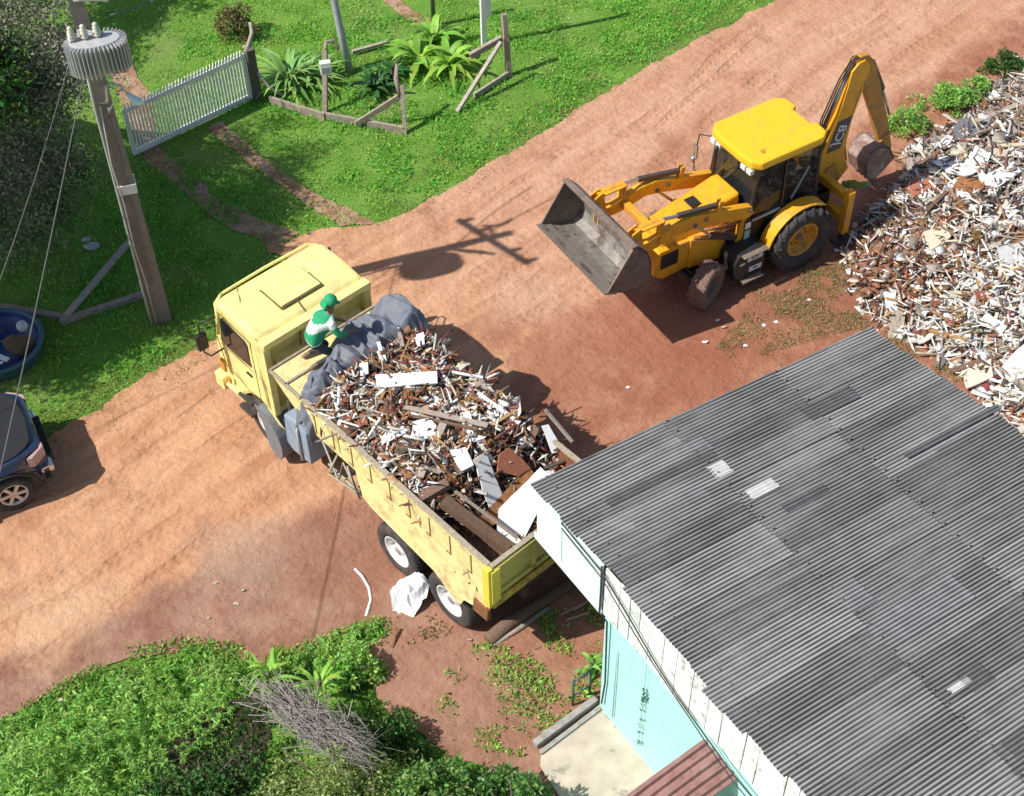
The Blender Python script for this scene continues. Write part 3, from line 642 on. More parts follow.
m = MB(); m.b2(-.06, .06, -.06, .06, 0, 4.4, .008); m.build('post', M_white, wpt); m = MB(); m.b2(.06, .2, -.03, .03, .75, 1.3, .01); m.build('board', M_white, wpt)
beam('fence_rail', onz(388, 42, .1), onz(352, 52, .1), .08, .08, 'pale round rail lying on the lawn behind the meter box', 'rail', None, M_palewood)
# timbers lying in the tree shade
beam('lying_plank', onz(66, 316, .2), onz(132, 238, .35), .13, .05, 'broad pale plank propped up in the tree shade left of the pole', 'plank', None, M_palewood)
beam('lying_log', onz(60, 322, .08), onz(148, 293, .08), .12, .12, 'brown log lying behind the pole foot in the tree shade', 'log', None, M_oldwood)
beam('lying_log', onz(-10, 305, .06), onz(70, 318, .06), .12, .1, 'brown log lying above the blue pool in the tree shade', 'log', None, M_oldwood)
m = MB(); m.ball(un(92, 246, .08), .13, (1.3, .8, .55)); m.ball(un(86, 240, .1), .08, (1.2, .7, .7)); 
for v in m.bm.verts: v.co += noise.noise_vector(v.co*9)*.03
tag(m.build('crumpled_bag', mat('bag_grey', (.38, .40, .40), .6)), 'crumpled pale bag lying in the tree shade left of the pole', 'bag')

# ================================================================ POOL
pc_ = un(0, 352, 0)
M_pool = mat('pool_blue', (.02, .06, .18), .45, var=.08, nscale=4); M_poolin = mat('pool_inner', (.012, .035, .15), .35, var=.1, nscale=4)
pool = thing('blue_pool', 'round deep blue plastic pool standing in the tree shade', 'pool', pc_)
m = MB(); m.lathe([(0, .0), (.80, .0), (.85, .24), (.87, .28), (.85, .31), (.81, .30), (.79, .26), (.75, .06), (0, .06)], 56); m.build('basin', M_poolin, pool)
m = MB(); m.lathe([(.82, .24), (.88, .25), (.90, .285), (.88, .32), (.83, .325), (.80, .29)], 56, closed=True); m.lathe([(.81, .02), (.865, .23)], 56); m.build('rim', mat('pool_rim', (.05, .12, .17), .5, var=.1), pool)
bl = un(22, 328, .5)
m = MB(); m.ball(un(22, 326, .55), .11, u=20, v=14); tag(m.build('grey_ball', mat('ball_grey', (.46, .50, .55), .45)), 'pale grey ball on top of the heap in the blue pool', 'ball')
m = MB(); m.ball(un(20, 345, .25), .3, (.95, .8, .7), 20, 14)
for v in m.bm.verts: v.co += noise.noise_vector(v.co*5)*.09
tag(m.build('cloth_heap', mat('brown_cloth', (.13, .085, .05), .9, var=.25, nscale=12)), 'heap of brown cloth lying in the blue pool', 'cloth')
m = MB(); m.bar(un(-12, 352, .36), un(8, 360, .36), .1, .03); m.bar(un(-10, 366, .38), un(3, 362, .38), .05, .03); tag(m.build('white_float', M_white), 'white foam strips at the left edge of the blue pool', 'float')

# ================================================================ PICKUP
M_blue = mat('navy_paint', (.014, .036, .10), .28, spec=.6, coat=.6); M_tyre = mat('tyre_rubber', (.045, .042, .042), .85, var=.2, nscale=20, dirt=(.16, .10, .075), dscale=5, dth=(.5, .75)); M_black = mat('black_plastic', (.018, .018, .02), .45)
M_alloy = mat('alloy', (.62, .62, .62), .3, metal=.6); M_glass_dark = mat('tinted_glass', (.012, .014, .016), .06, spec=.7)
M_chrome = mat('chrome', (.72, .72, .72), .2, metal=.85)
def car_wheel(parent, x, y, r, wd, side, name='wheel', rimm=None, spokes=6):
    M = Matrix.Translation((x, y, r)) @ Matrix.Rotation(-side*math.pi/2, 4, 'X')
    m = MB(); h = wd/2; m.lathe([(r*.66, -h*.8), (r*.8, -h), (r*.93, -h*.95), (r, -h*.6), (r, h*.6), (r*.93, h*.95), (r*.8, h), (r*.66, h*.8)], 40, M, closed=True)
    wl_ = m.build(name, M_tyre, parent)
    m = MB(); m.lathe([(r*.67, -h*.8), (r*.67, h*.82), (r*.6, h*.78), (r*.58, h*.3)], 40, M); m.lathe([(0, h*.66), (r*.13, h*.66), (r*.16, h*.55)], 20, M)
    for k in range(spokes):
        a = 2*math.pi*k/spokes; d = Vector((math.cos(a), math.sin(a), 0)); m.bar(M @ (d*r*.1+Vector((0, 0, h*.58))), M @ (d*r*.62+Vector((0, 0, h*.68))), r*.17, .03, up=(M.to_3x3() @ Vector((0, 0, 1))))
    m.build('rim', rimm or M_alloy, wl_)
    m = MB(); m.lathe([(0, h*.2), (r*.6, h*.2)], 24, M); m.build('brake_disc', M_black, wl_, recalc=False)
    return wl_
ph = R_(206); pf = Vector((math.cos(ph), math.sin(ph), 0)); pl = Vector((-pf.y, pf.x, 0))
hub = un(14, 495, .37); po = hub-pl*.88; po.z = .01
pk = thing('pickup_truck', 'dark blue pickup with a black bed cover and chrome bumper corner on the dirt road', 'pickup truck', po, ph)
prof = [(-.68, .45), (-.74, .62), (-.71, 1.04), (-.62, 1.10), (-.48, 1.13), (-.30, 1.14), (-.1, 1.14), (1.5, 1.14), (1.55, 1.10), (1.55, .45), (.48, .42)]+[(.47*math.cos(a), .38+.47*math.sin(a)) for a in [math.pi*i/10 for i in range(0, 11)]]
m = MB(); m.prism(prof, -.9, .9, .05)
for v in m.bm.verts:
    t_ = max(0, min(1, (.02-v.co.x)/.72)); v.co.y *= 1-.30*t_**1.8
m.build('bed', M_blue, pk, smooth=False)
m = MB(); m.prism([(1.5, -.86), (1.5, .86), (.0, .85), (-.25, .80), (-.45, .69), (-.57, .54), (-.63, 0), (-.57, -.54), (-.45, -.69), (-.25, -.80), (.0, -.85)], 1.11, 1.17, .02, axis='z'); m.build('bed_cover', mat('cover_black', (.008, .010, .012), .75, var=.2, nscale=4), pk)
prof = [(1.57, .42), (1.57, 1.15), (1.72, 1.72), (1.95, 1.80), (3.0, 1.80), (3.25, 1.70), (3.75, 1.22), (4.75, 1.10), (4.95, .95), (5.0, .5), (4.6, .42)]+[(4.05+.47*math.cos(a), .38+.47*math.sin(a)) for a in [math.pi*i/10 for i in range(0, 11)]]+[(3.4, .42)]
m = MB(); m.prism(prof, -.9, .9, .05); m.build('cab', M_blue, pk)
m = MB(); m.prism([(1.72, 1.18), (1.80, 1.68), (2.0, 1.72), (2.95, 1.72), (3.5, 1.2)], -.912, .912, .01); m.prism([(3.27, 1.69), (3.33, 1.69), (3.76, 1.26), (3.70, 1.24)], -.75, .75); m.build('window', M_glass_dark, pk)
for s_ in (-1, 1):
    m = MB(); m.prism([(-.73, s_*.56), (-.73, s_*.67), (-.50, s_*.86), (-.40, s_*.84)], .82, 1.05, .015, axis='z'); m.build('tail_light', mat('tail_lens', (.45, .30, .30), .2, spec=.7), pk)
    m = MB(); m.prism([(-.78, .44), (-.79, .58), (-.70, .61), (-.56, .58), (-.56, .46)], s_*.50, s_*.74, .03); m.build('bumper_corner', M_chrome, pk)
m = MB(); m.b2(-.84, -.7, -.5, .5, .44, .62, .02); m.b2(-.7, -.6, -.88, .88, .36, .48, .01); m.build('bumper', M_black, pk)
for x in (0, 4.05):
    for s_ in (1, -1): car_wheel(pk, x, s_*.8, .37, .25, s_)
# wheel arch trims
for x in (0, 4.05):
    for s_ in (1, -1):
        m = MB(); pts = [(x+.49*math.cos(a), s_*.905, .38+.49*math.sin(a)) for a in [math.pi*i/14 for i in range(15)]]; m.tube(pts, .03, 6); m.build('arch_trim', M_black, pk)
# ================================================================ TIPPER TRUCK
TRo = Vector((-.172, 14.07, 0)); TRa = R_(131.768)
M_yel = mat('cream_yellow', (.84, .73, .27), .5, spec=.4, var=.10, nscale=2.5, dirt=(.60, .47, .24), dscale=2.4, dth=(.48, .70), bump=.003, bscale=6)
M_yel2 = mat('box_yellow', (.74, .61, .27), .7, var=.14, nscale=5, dirt=(.46, .33, .17), dscale=3.5, dth=(.50, .68), bump=.002, bscale=40)
M_yel_shade = mat('gate_yellow_shade', (.50, .42, .11), .65, var=.12, nscale=4, dirt=(.28, .20, .08), dscale=7, dth=(.56, .68))  # box yellow darkened: the tailgate's shade is put into the colour
M_rim_white = mat('rim_white', (.70, .69, .67), .4, var=.08, nscale=9, dirt=(.4, .3, .24), dscale=7, dth=(.56, .75))
M_chassis = mat('chassis_dark', (.045, .035, .03), .7, var=.25, nscale=10)
M_worn = mat('worn_edge', (.27, .22, .17), .8, col2=(.40, .34, .24), nscale=20, var=.15)
M_rust = mat('rust', (.16, .06, .025), .9, col2=(.28, .12, .05), nscale=14, var=.2)
M_guard = mat('mudguard_grey', (.16, .17, .185), .75, var=.15, nscale=6, dirt=(.28, .2, .15), dscale=5, dth=(.55, .75))
M_greyblue = mat('tank_blue_grey', (.25, .32, .40), .5, var=.12, nscale=5, dirt=(.35, .3, .27), dscale=6, dth=(.55, .75))
truck = thing('tipper_truck', 'pale yellow six-wheeled tipper truck with its box full of demolition rubble', 'truck', TRo, TRa)
XR, XF = -1.01, 3.50; ZB, ZT = 1.84, 2.47; HW = 1.2
def arc(cx, cz, r, a0, a1, n): return [(cx+r*math.cos(R_(a0+(a1-a0)*i/n)), cz+r*math.sin(R_(a0+(a1-a0)*i/n))) for i in range(n+1)]
# cab shell, built from slices
m = MB()
cabp = [(4.72, 1.05), (4.72, 2.80), (4.82, 2.90), (5.3, 2.955), (5.85, 2.93), (6.06, 2.84), (6.16, 2.60), (6.30, 1.98), (6.38, 1.55), (6.38, .85), (6.32, .62), (5.66, .62)] + arc(5.02, .55, .64, 5, 128, 9)
m.prism(cabp, -1.10, 1.14, .085)
for v in m.bm.verts:
    if v.co.x > 5.95 and v.co.z > .7: v.co.y *= 1-.07*min(1, (v.co.x-5.95)/.25)
m.build('cab', M_yel, truck, smooth=False)
cabo = bpy.context.scene.objects['cab.001'] if 'cab.001' in bpy.context.scene.objects else None
m = MB()   # sun visor lip along the roof front
pts = [(5.93, -1.13, 2.62), (6.0, -1.10, 2.82), (6.09, -.9, 2.86), (6.11, 0, 2.865), (6.09, .9, 2.86), (6.0, 1.10, 2.82), (5.95, 1.13, 2.62), (6.04, 1.14, 2.1)]
m.tube(pts, .028, 7); m.build('visor_rim', M_yel, truck)
m = MB(); m.b2(5.02, 5.60, -.42, .40, 2.945, 2.995, .018); m.build('roof_hatch', M_yel, truck)
m = MB()   # dark rubber seams round hatch and on the roof
for p, q in [((5.005, .42, 2.955), (5.005, -.42, 2.955)), ((5.005, .42, 2.955), (5.62, .42, 2.955)), ((5.005, -.43, 2.955), (5.4, -.44, 2.96))]: m.bar(p, q, .016, .03)
m.tube([(4.72, .1, 2.82), (4.84, .12, 2.91), (5.0, .1, 2.95)], .010, 5); m.tube([(4.6, .42, 2.1), (4.68, .35, 2.5), (4.70, .25, 2.75), (4.72, .12, 2.83)], .012, 5)
m.tube([(6.04, .62, 2.88), (5.7, .78, 2.95), (5.3, 1.02, 2.90), (5.2, 1.13, 2.78)], .007, 5)
m.build('roof_seam', mat('seam_dark', (.16, .11, .03), .8), truck)
for yy_ in (1.12, -1.08):
    m = MB(); m.tube([(4.74, yy_, 2.85), (5.3, yy_*1.012, 2.885), (5.88, yy_*1.005, 2.85)], .016, 5); m.build('rain_gutter', M_yel, truck)
m = MB(); m.bar((6.40, -.5, 1.75), (6.30, -.1, 2.1), .02); m.build('wiper', M_black, truck); m = MB(); m.bar((6.40, .4, 1.75), (6.30, .8, 2.1), .02); m.build('wiper', M_black, truck)
# back of cab: raised border round a recessed panel, ledge below
m = MB()
m.b2(4.56, 4.75, -1.13, 1.13, 2.74, 2.875, .03); m.b2(4.60, 4.73, 1.0, 1.13, 1.1, 2.8, .02); m.b2(4.60, 4.73, -1.13, -1.0, 1.1, 2.8, .02); m.b2(4.66, 4.73, -1.1, 1.1, 1.05, 1.2, .015)
m.build('back_frame', M_yel, truck)
m = MB(); m.prism([(4.73, 1.5), (4.46, 1.5), (4.46, 2.20), (4.52, 2.30), (4.73, 2.36)], -.90, .90, .03); m.build('back_bulge', M_yel, truck)
m = MB(); m.b2(4.44, 4.455, .25, .8, 1.75, 2.2, .0); m.b2(4.44, 4.455, -.8, -.25, 1.75, 2.2, .0); m.build('rear_window', M_glass_dark, truck)
m = MB(); m.prism([(5.08, 1.98), (5.10, 2.50), (5.16, 2.56), (5.84, 2.62), (5.98, 2.02), (5.9, 1.96)], -1.152, 1.152, .008); m.build('side_window', M_glass_dark, truck)
m = MB(); m.poly([(6.20, .98, 2.64), (6.20, -.98, 2.64), (6.345, -1.0, 1.95), (6.345, 1.0, 1.95)], .02, (-1, 0, .25)); m.build('windscreen', M_glass_dark, truck)
m = MB(); m.b2(6.375, 6.40, -.95, .95, 1.0, 1.5, .01); m.build('grille', M_black, truck)
m = MB(); m.b2(6.25, 6.52, -1.16, 1.16, .48, .80, .03); m.build('bumper', M_yel, truck)
for s_ in (-1, 1):
    m = MB(); m.b2(6.38, 6.42, s_*.7, s_*1.02, 1.02, 1.28, .01); m.build('headlight', mat('lens', (.6, .6, .58), .15), truck)
    d = MB(); 
    for a, b_ in [((4.98, 1.10), (4.98, 2.66)), ((4.98, 2.66), (5.9, 2.72)), ((5.05, 1.12), (5.6, 1.30)), ((5.6, 1.3), (5.98, 1.35)), ((5.98, 1.35), (6.1, 2.0)), ((5.05, 1.9), (6.0, 1.9))]: d.bar((a[0], s_*1.143, a[1]), (b_[0], s_*1.143, b_[1]), .012, .008)
    dd = d.build('door_seam', MATS['seam_dark'], truck)
    m = MB(); m.b2(5.12, 5.27, s_*1.14, s_*1.17, 1.72, 1.76, .006); m.build('handle', M_black, truck)
    mm_ = MB(); y = s_*1.42
    mm_.tube([(5.98, s_*1.13, 2.55), (6.1, y-.05*s_, 2.50), (6.16, y, 2.42), (6.16, y, 1.75), (6.05, y-.06*s_, 1.70), (5.98, s_*1.13, 1.78)], .016, 6); mm_.tube([(5.98, s_*1.13, 2.35), (6.15, y, 2.32)], .011, 5); a_ = mm_.build('mirror_frame', M_black, truck)
    mm_ = MB(); mm_.b2(6.11, 6.20, y-.1, y+.1, 1.84, 2.2, .025); mm_.build('mirror', M_black, a_)
m = MB(); m.b2(5.98, 6.12, 1.15, 1.20, 1.2, 1.5, .02); m.b2(5.9, 6.0, 1.15, 1.19, .95, 1.1, .02); m.build('marker_lamp', mat('amber', (.55, .25, .03), .35), truck)
m = MB(); m.b2(5.35, 5.75, 1.0, 1.2, .5, .56, .01); m.build('step', M_chassis, truck); m = MB(); m.b2(5.3, 5.7, 1.02, 1.2, .85, .9, .01); m.build('step', M_chassis, truck)
# front mudguards
for s_ in (-1, 1):
    m = MB(); pr_ = arc(5.02, .53, .66, 95, 205, 9) + arc(5.02, .53, .61, 205, 95, 9)
    m.prism(pr_, s_*.78, s_*1.26, .0)
    m.prism(arc(5.02, .53, .655, 88, 212, 10) + [(4.62, .22), (4.78, .30), (4.86, .9)], s_*1.25, s_*1.27, .0); m.build('mudguard', M_guard, truck)
# chassis
m = MB()
for s_ in (-1, 1): m.b2(-.95, 6.0, s_*.35, s_*.45, .85, 1.1)
for x in (-.8, .66, 2.2, 3.4, 4.4): m.b2(x-.05, x+.05, -.35, .35, .88, 1.05)
m.b2(-.1, .1, -.9, .9, .42, .62); m.b2(1.22, 1.42, -.9, .9, .42, .62); m.b2(4.94, 5.1, -.85, .85, .42, .6); m.tube([(4.4, 0, .85), (1.5, 0, .6)], .06); m.b2(.2, 1.1, .5, .6, .55, .75); m.b2(.2, 1.1, -.6, -.5, .55, .75)
m.build('chassis', M_chassis, truck)
m = MB(); m.tube([(3.75, 1.0, 1.18), (3.75, 1.0, .6)], .02); m.tube([(3.05, .98, 1.3), (3.35, 1.02, .62), (2.6, .98, .7), (2.75, 1.0, 1.3)], .022, 6); m.tube([(3.5, .95, 1.28), (3.1, 1.0, .6), (2.9, .98, 1.25), (2.5, 1.0, .66)], .018, 6)
m.tube([(3.5, .9, .62), (2.4, .9, .60)], .025, 6)
m.build('side_guard', mat('guard_wire', (.34, .33, .26), .7, var=.2, nscale=20), truck)
m = MB(); m.lathe([(0, 0), (.11, 0), (.13, .02), (.13, .36), (.11, .38), (0, .38)], 20, Matrix.Translation((2.05, .92, .98)) @ Matrix.Rotation(math.pi/2, 4, 'Y')); m.build('air_tank', M_chassis, truck)
m = MB(); m.prism([(3.68, .62), (3.68, 1.42), (3.86, 1.52), (4.32, 1.42), (4.38, .66), (4.2, .56)], .62, 1.14, .04); tk = m.build('fuel_tank', M_greyblue, truck)
m = MB(); m.tube([(3.92, .62, 1.55), (3.92, 1.13, 1.56), (3.9, 1.17, 1.3), (3.9, 1.17, .6)], .028, 6); m.build('tank_strap', mat('strap_grey', (.45, .49, .52), .5), tk)
m = MB(); m.tube([(4.36, .95, 1.6), (4.40, .95, .8)], .05, 8); m.build('exhaust', M_chassis, truck)
# tipper box
for s_ in (-1, 1):
    m = MB(); y0, y1 = s_*HW, s_*(HW-.05)
    m.prism([(XR, ZB), (XF, ZB), (XF, ZT), (XR, ZT)], min(y0, y1), max(y0, y1)); m.build('side_panel', M_yel2, truck)
    m = MB(); m.b2(XR, XF, s_*(HW-.045), s_*(HW-.065), ZB+.02, ZT-.04); m.build('side_lining', M_rust, truck)
    m = MB(); m.b2(XR+.02, XF, s_*(HW-.075), s_*(HW+.015), ZT, ZT+.035, .008); m.build('top_rail', M_worn, truck)
    for k, x in enumerate(np.linspace(-.62, 3.2, 9)):
        m = MB(); m.b2(x-.009, x+.009, s_*HW, s_*(HW+.012), ZB+.10, ZT-.08); m.b2(x-.012, x+.10, s_*HW, s_*(HW+.014), ZB+.09, ZB+.11); m.build('side_stake', mat('stake_brown', (.24, .15, .05), .8, var=.2), truck)
    # flared skirt over the rear wheels
    m = MB()
    pts0 = [(-.98, ZB+.05), (1.98, ZB+.05)]
    V = [(-1.0, s_*(HW+.006), ZB+.03), (2.2, s_*(HW+.006), ZB+.03), (2.1, s_*(HW+.03), 1.62), (2.0, s_*(HW+.06), 1.40), (1.75, s_*(HW+.08), 1.36), (.2, s_*(HW+.09), 1.22), (-.22, s_*(HW+.1), .98), (-.42, s_*(HW+.1), .98), (-.5, s_*(HW+.09), 1.18), (-.72, s_*(HW+.06), 1.22), (-.98, s_*(HW+.05), 1.3)]
    m.poly(V, .014, (0, s_, 0)); m.build('skirt', M_yel2, truck)
m = MB(); m.b2(XR, XF, -HW+.05, HW-.05, ZB-.06, ZB, 0); m.build('box_floor', M_rust, truck)
m = MB()
for x in np.linspace(XR+.1, XF-.1, 9): m.b2(x-.04, x+.04, -HW+.02, HW-.02, ZB-.16, ZB-.06)
for s_ in (-1, 1): m.b2(XR, XF, s_*.45, s_*.55, ZB-.74, ZB-.16)
m.build('box_subframe', M_chassis, truck)
m = MB(); m.b2(XR-.05, XR, -HW, HW, ZB-.12, ZT, .008); tg = m.build('tailgate', M_yel_shade, truck)
m = MB()
for y in (-1.08, -.36, .36, 1.08): m.b2(XR-.09, XR-.05, y-.045, y+.045, ZB-.08, ZT-.06, .006)
m.b2(XR-.09, XR-.05, -HW+.02, HW-.02, ZT-.10, ZT-.02, .006); m.b2(XR-.09, XR-.05, -HW+.02, HW-.02, ZB-.1, ZB+.0, .006); m.build('gate_rib', M_yel_shade, tg)
m = MB(); m.b2(XR-.06, XR+.02, -HW+.03, HW-.03, ZT, ZT+.03, .006); m.build('gate_top_rail', M_worn, tg)
m = MB(); m.prism([(XR-.10, ZB-.16), (XR-.10, ZB-.34), (XR+.2, ZB-.56), (XR+.3, ZB-.16)], -HW+.1, HW-.0, .01); m.build('rear_bumper', mat('ochre_paint', (.50, .34, .05), .6, var=.2, nscale=5, dirt=(.2, .12, .05), dscale=7), truck)
for s_ in (-1, 1):
    m = MB(); m.b2(XR-.08, XR+.07, s_*(HW-.02), s_*(HW+.07), ZB-.30, ZT+.02, .015); m.b2(XR-.11, XR-.04, s_*(HW-.14), s_*(HW+.03), ZB-.2, ZT-.03, .012); m.build('corner_post', mat('bright_yellow', (.72, .58, .07), .5, var=.08), truck)
    m = MB(); m.b2(XR-.02, XR+.3, s_*(HW+.01), s_*(HW+.09), 1.16, 1.44, .01); 
    for v in m.bm.verts: v.co += noise.noise_vector(v.co*7)*.03
    m.build('rusted_bracket', M_rust, truck)
m = MB(); m.b2(XF, XF+.05, -HW, HW, ZB-.1, ZT+.02); m.build('headboard', M_yel2, truck)
# cab guard shelf
m = MB(); m.b2(XF+.05, 4.38, -HW, HW, ZT-.01, ZT+.02); m.build('cab_guard', M_yel2, truck)
m = MB()
for a, b_ in [((XF+.04, HW), (4.38, HW)), ((XF+.04, -HW), (4.38, -HW)), ((4.38, -HW), (4.38, HW)), ((3.95, HW), (3.95, .5))]: m.bar((a[0], a[1], ZT+.03), (b_[0], b_[1], ZT+.03), .04, .05)
m.build('guard_rim', M_worn, truck)
for s_ in (-1, 1): m = MB(); m.prism([(XF+.05, ZT-.01), (4.34, ZT-.01), (XF+.05, 1.9)], s_*HW, s_*(HW-.03)); m.build('guard_gusset', M_yel2, truck)
def truck_wheel(x, y, side, dual=True):
    r, wd = .52, .27; M = Matrix.Translation((x, y, r)) @ Matrix.Rotation(-side*math.pi/2, 4, 'X'); h = wd/2
    m = MB(); m.lathe([(r*.58, -h*.8), (r*.72, -h), (r*.9, -h*.98), (r*.985, -h*.82), (r, -h*.5), (r, h*.5), (r*.985, h*.82), (r*.9, h*.98), (r*.72, h), (r*.58, h*.85)], 48, M, closed=True)
    for k in range(48):   # tread blocks
        a = 2*math.pi*k/48; p = M @ Vector((math.cos(a)*r*1.0, math.sin(a)*r*1.0, h*.42)); q = M @ Vector((math.cos(a+.05)*r, math.sin(a+.05)*r, -h*.42)); m.bar(p, q, .03, .02, up=(p-(M @ Vector((0, 0, 0)))).normalized())
    t = m.build('wheel', M_tyre, truck)
    m = MB(); m.lathe([(r*.60, h*.84), (r*.56, h*.92), (r*.53, h*.8), (r*.50, -h*.1), (r*.40, -h*.2), (r*.25, -h*.1), (r*.22, h*.3), (r*.20, h*.6), (0, h*.65)], 40, M); t2 = m.build('rim', M_rim_white, t)
    m = MB()
    for k in range(8): a = 2*math.pi*k/8; m.ball(M @ Vector((math.cos(a)*r*.33, math.sin(a)*r*.33, -h*.12)), .03)
    m.lathe([(0, h*.7), (r*.13, h*.7), (r*.17, h*.55)], 20, M); m.build('hub', mat('hub_grey', (.30, .26, .23), .6), t2)
    return t
for x in (0, 1.32):
    for s_ in (1, -1): truck_wheel(x, s_*1.08, s_)
    for s_ in (1, -1):
        m = MB(); M = Matrix.Translation((x, s_*.76, .52)) @ Matrix.Rotation(-s_*math.pi/2, 4, 'X'); m.lathe([(.30, -.12), (.46, -.135), (.52, -.09), (.52, .09), (.46, .135), (.30, .12)], 40, M, closed=True); m.build('inner_wheel', M_tyre, truck)
for s_ in (1, -1): truck_wheel(5.02, s_*.98, s_)
# ---- helpers in the truck frame
TM = Matrix.Translation(TRo) @ Matrix.Rotation(TRa, 4, 'Z')
def TW(x, y, z): return TM @ Vector((x, y, z))
TR3 = TM.to_3x3()
# tarpaulin over the front of the load
M_tarp = mat('tarp_grey_blue', (.135, .15, .185), .7, var=.12, nscale=4, bump=.004, bscale=9, dirt=(.20, .19, .205), dscale=3, dth=(.5, .7))
V = []; F = []; nu, nvv = 150, 50
def tarp_pt(u, v):
    y = 1.30-2.62*u
    wide = min(1, max(0, (.55-y)/.7)); x0_ = 3.78+.44*wide
    prof_ = [(x0_, 2.52), (x0_-.12, 2.60+.05*wide), (x0_-.28, 2.70+.08*wide), (3.56, 2.74), (3.44, 2.72), (3.30, 2.50), (3.27, 2.15)]
    t = v*(len(prof_)-1); i = min(int(t), len(prof_)-2); a = t-i
    x = prof_[i][0]*(1-a)+prof_[i+1][0]*a; z = prof_[i][1]*(1-a)+prof_[i+1][1]*a
    e = max(0, (y-.80)/.5); z -= e*e*.85*(1-.3*v); x -= e*.1*(1-v)
    r_ = max(0, (-y-.85)/.47); z += .16*math.sin(min(1, r_*1.1)*math.pi)*math.sin(v*math.pi)
    # long gathered creases that fan out over the edge, sharp on top and slack between
    def crease(q, s_): q = q % 1; return (1-abs(2*q-1))**s_
    ph_ = y*3.1+1.6*v+.55*fbm(y*1.2, v*1.5, 3, 2)
    k1 = crease(ph_, 2.2)*(.04+.15*v*(1-v)*2); k2 = crease(ph_*2.3+.7*v+.3, 1.6)*.035; k3 = crease(y*1.1-v*1.7+.4*fbm(y, v, 9, 2), 3)*.06
    return (x-.10*crease(y*2.2+.3, 1.5)*v*v+.5*k1, y+.04*fbm(y*3, v*4, 3), z+k1+k2+k3)
for j in range(nvv+1):
    for i in range(nu+1): V.append(TW(*tarp_pt(i/nu, j/nvv)))
for j in range(nvv):
    for i in range(nu): q = j*(nu+1)+i; F.append((q, q+1, q+nu+2, q+nu+1))
tp = raw('tarpaulin', V, F, M_tarp, None, smooth=True); tag(tp, 'crumpled grey blue tarpaulin bunched over the front edge of the truck box', 'tarpaulin')
sm = tp.modifiers.new('thickness', 'SOLIDIFY'); sm.thickness = .012
# ================================================================ RUBBLE
M_rb = [mat('chip_white', (.60, .59, .56), .75, island=.3, var=.08, nscale=9, dirt=(.42, .33, .25), dscale=9, dth=(.6, .75)),
        mat('chip_cream', (.50, .42, .33), .85, island=.3, var=.1, nscale=9),
        mat('chip_brown', (.17, .075, .04), .9, island=.5, var=.2, nscale=12),
        mat('chip_rust', (.27, .115, .055), .9, island=.4, var=.2, nscale=12),
        mat('chip_dark', (.05, .038, .033), .9, island=.5, var=.2, nscale=12),
        mat('chip_greywood', (.25, .21, .18), .9, island=.35, var=.18, nscale=14),
        mat('chip_ochre', (.36, .19, .07), .85, island=.3, var=.15, nscale=12)]
def euler_rows(n, tilt):
    "random orientation: spin about z, then a tilt"
    a = rng.uniform(0, 2*np.pi, n); b_ = rng.normal(0, tilt, n); c_ = rng.normal(0, tilt, n)
    ca, sa, cb, sb, cc, sc = np.cos(a), np.sin(a), np.cos(b_), np.sin(b_), np.cos(c_), np.sin(c_)
    X = np.stack([ca*cb, sa*cb, -sb], 1); Y = np.stack([-sa*cc+ca*sb*sc, ca*cc+sa*sb*sc, cb*sc], 1); Z = np.cross(X, Y); return X, Y, Z
def rubble(name, P, L, Wd, T, mi, mats, tilt=.35):
    "irregular boxes: tapered, skewed slabs, planks and sticks"
    n = len(P); X, Y, Z = euler_rows(n, tilt); sg = [(-1, -1, -1), (1, -1, -1), (1, 1, -1), (-1, 1, -1), (-1, -1, 1), (1, -1, 1), (1, 1, 1), (-1, 1, 1)]
    jit = rng.uniform(.55, 1.15, (n, 4, 2)); Vv = np.zeros((n, 8, 3))
    for k, (a, b_, c_) in enumerate(sg):
        j = jit[:, k % 4]; Vv[:, k] = P + X*(a*L/2*j[:, 0])[:, None] + Y*(b_*Wd/2*j[:, 1])[:, None] + Z*(c_*T/2)[:, None]
    Q = np.array([(0, 3, 2, 1), (4, 5, 6, 7), (0, 1, 5, 4), (1, 2, 6, 5), (2, 3, 7, 6), (3, 0, 4, 7)])
    F = (np.arange(n)[:, None, None]*8+Q[None]).reshape(-1, 4)
    return fast(name, Vv.reshape(-1, 3), F, mats, None, np.repeat(mi, 6))
def load_h(x, y):
    "height of the load above the ground in the truck frame"
    e = min(1, (1.14-y)/.55) if y > 0 else min(1, .8+(1.14+y)/.8); f = min(1, max(0, (x+.45*(1-y)*.6))/1.1); g_ = min(1, (3.5-x)/.35+.35)
    return 1.90+(.34*e+.48)*f*min(1, g_)+.10*fbm(x*2, y*2, 4)+.05*fbm(x*6, y*6, 1)+(.0 if x > .3 else -.1)
V = []; F = []; nu, nvv = 60, 32
for j in range(nvv+1):
    for i in range(nu+1):
        x = XR+.03+(XF-XR-.05)*i/nu; y = -1.12+2.24*j/nvv; V.append(TW(x, y, max(ZB+.02, load_h(x, y)-.07)))
for j in range(nvv):
    for i in range(nu): q = j*(nu+1)+i; F.append((q, q+1, q+nu+2, q+nu+1))
tag(raw('rubble_bed', V, F, mat('rubble_earth', (.13, .065, .04), .95, col2=(.22, .13, .085), nscale=12, var=.3, bump=.03, bscale=30), None), kind='stuff')
n = 4200; xs = rng.uniform(-.75, XF-.12, n); ys = rng.uniform(-1.12, 1.12, n)
k = (xs > .25) | (ys < .1) | (rng.random(n) < .30); xs, ys = xs[k], ys[k]; n = len(xs)
P = np.array([TW(x, y, load_h(x, y)-.02+abs(random.gauss(0, .035))) for x, y in zip(xs, ys)])
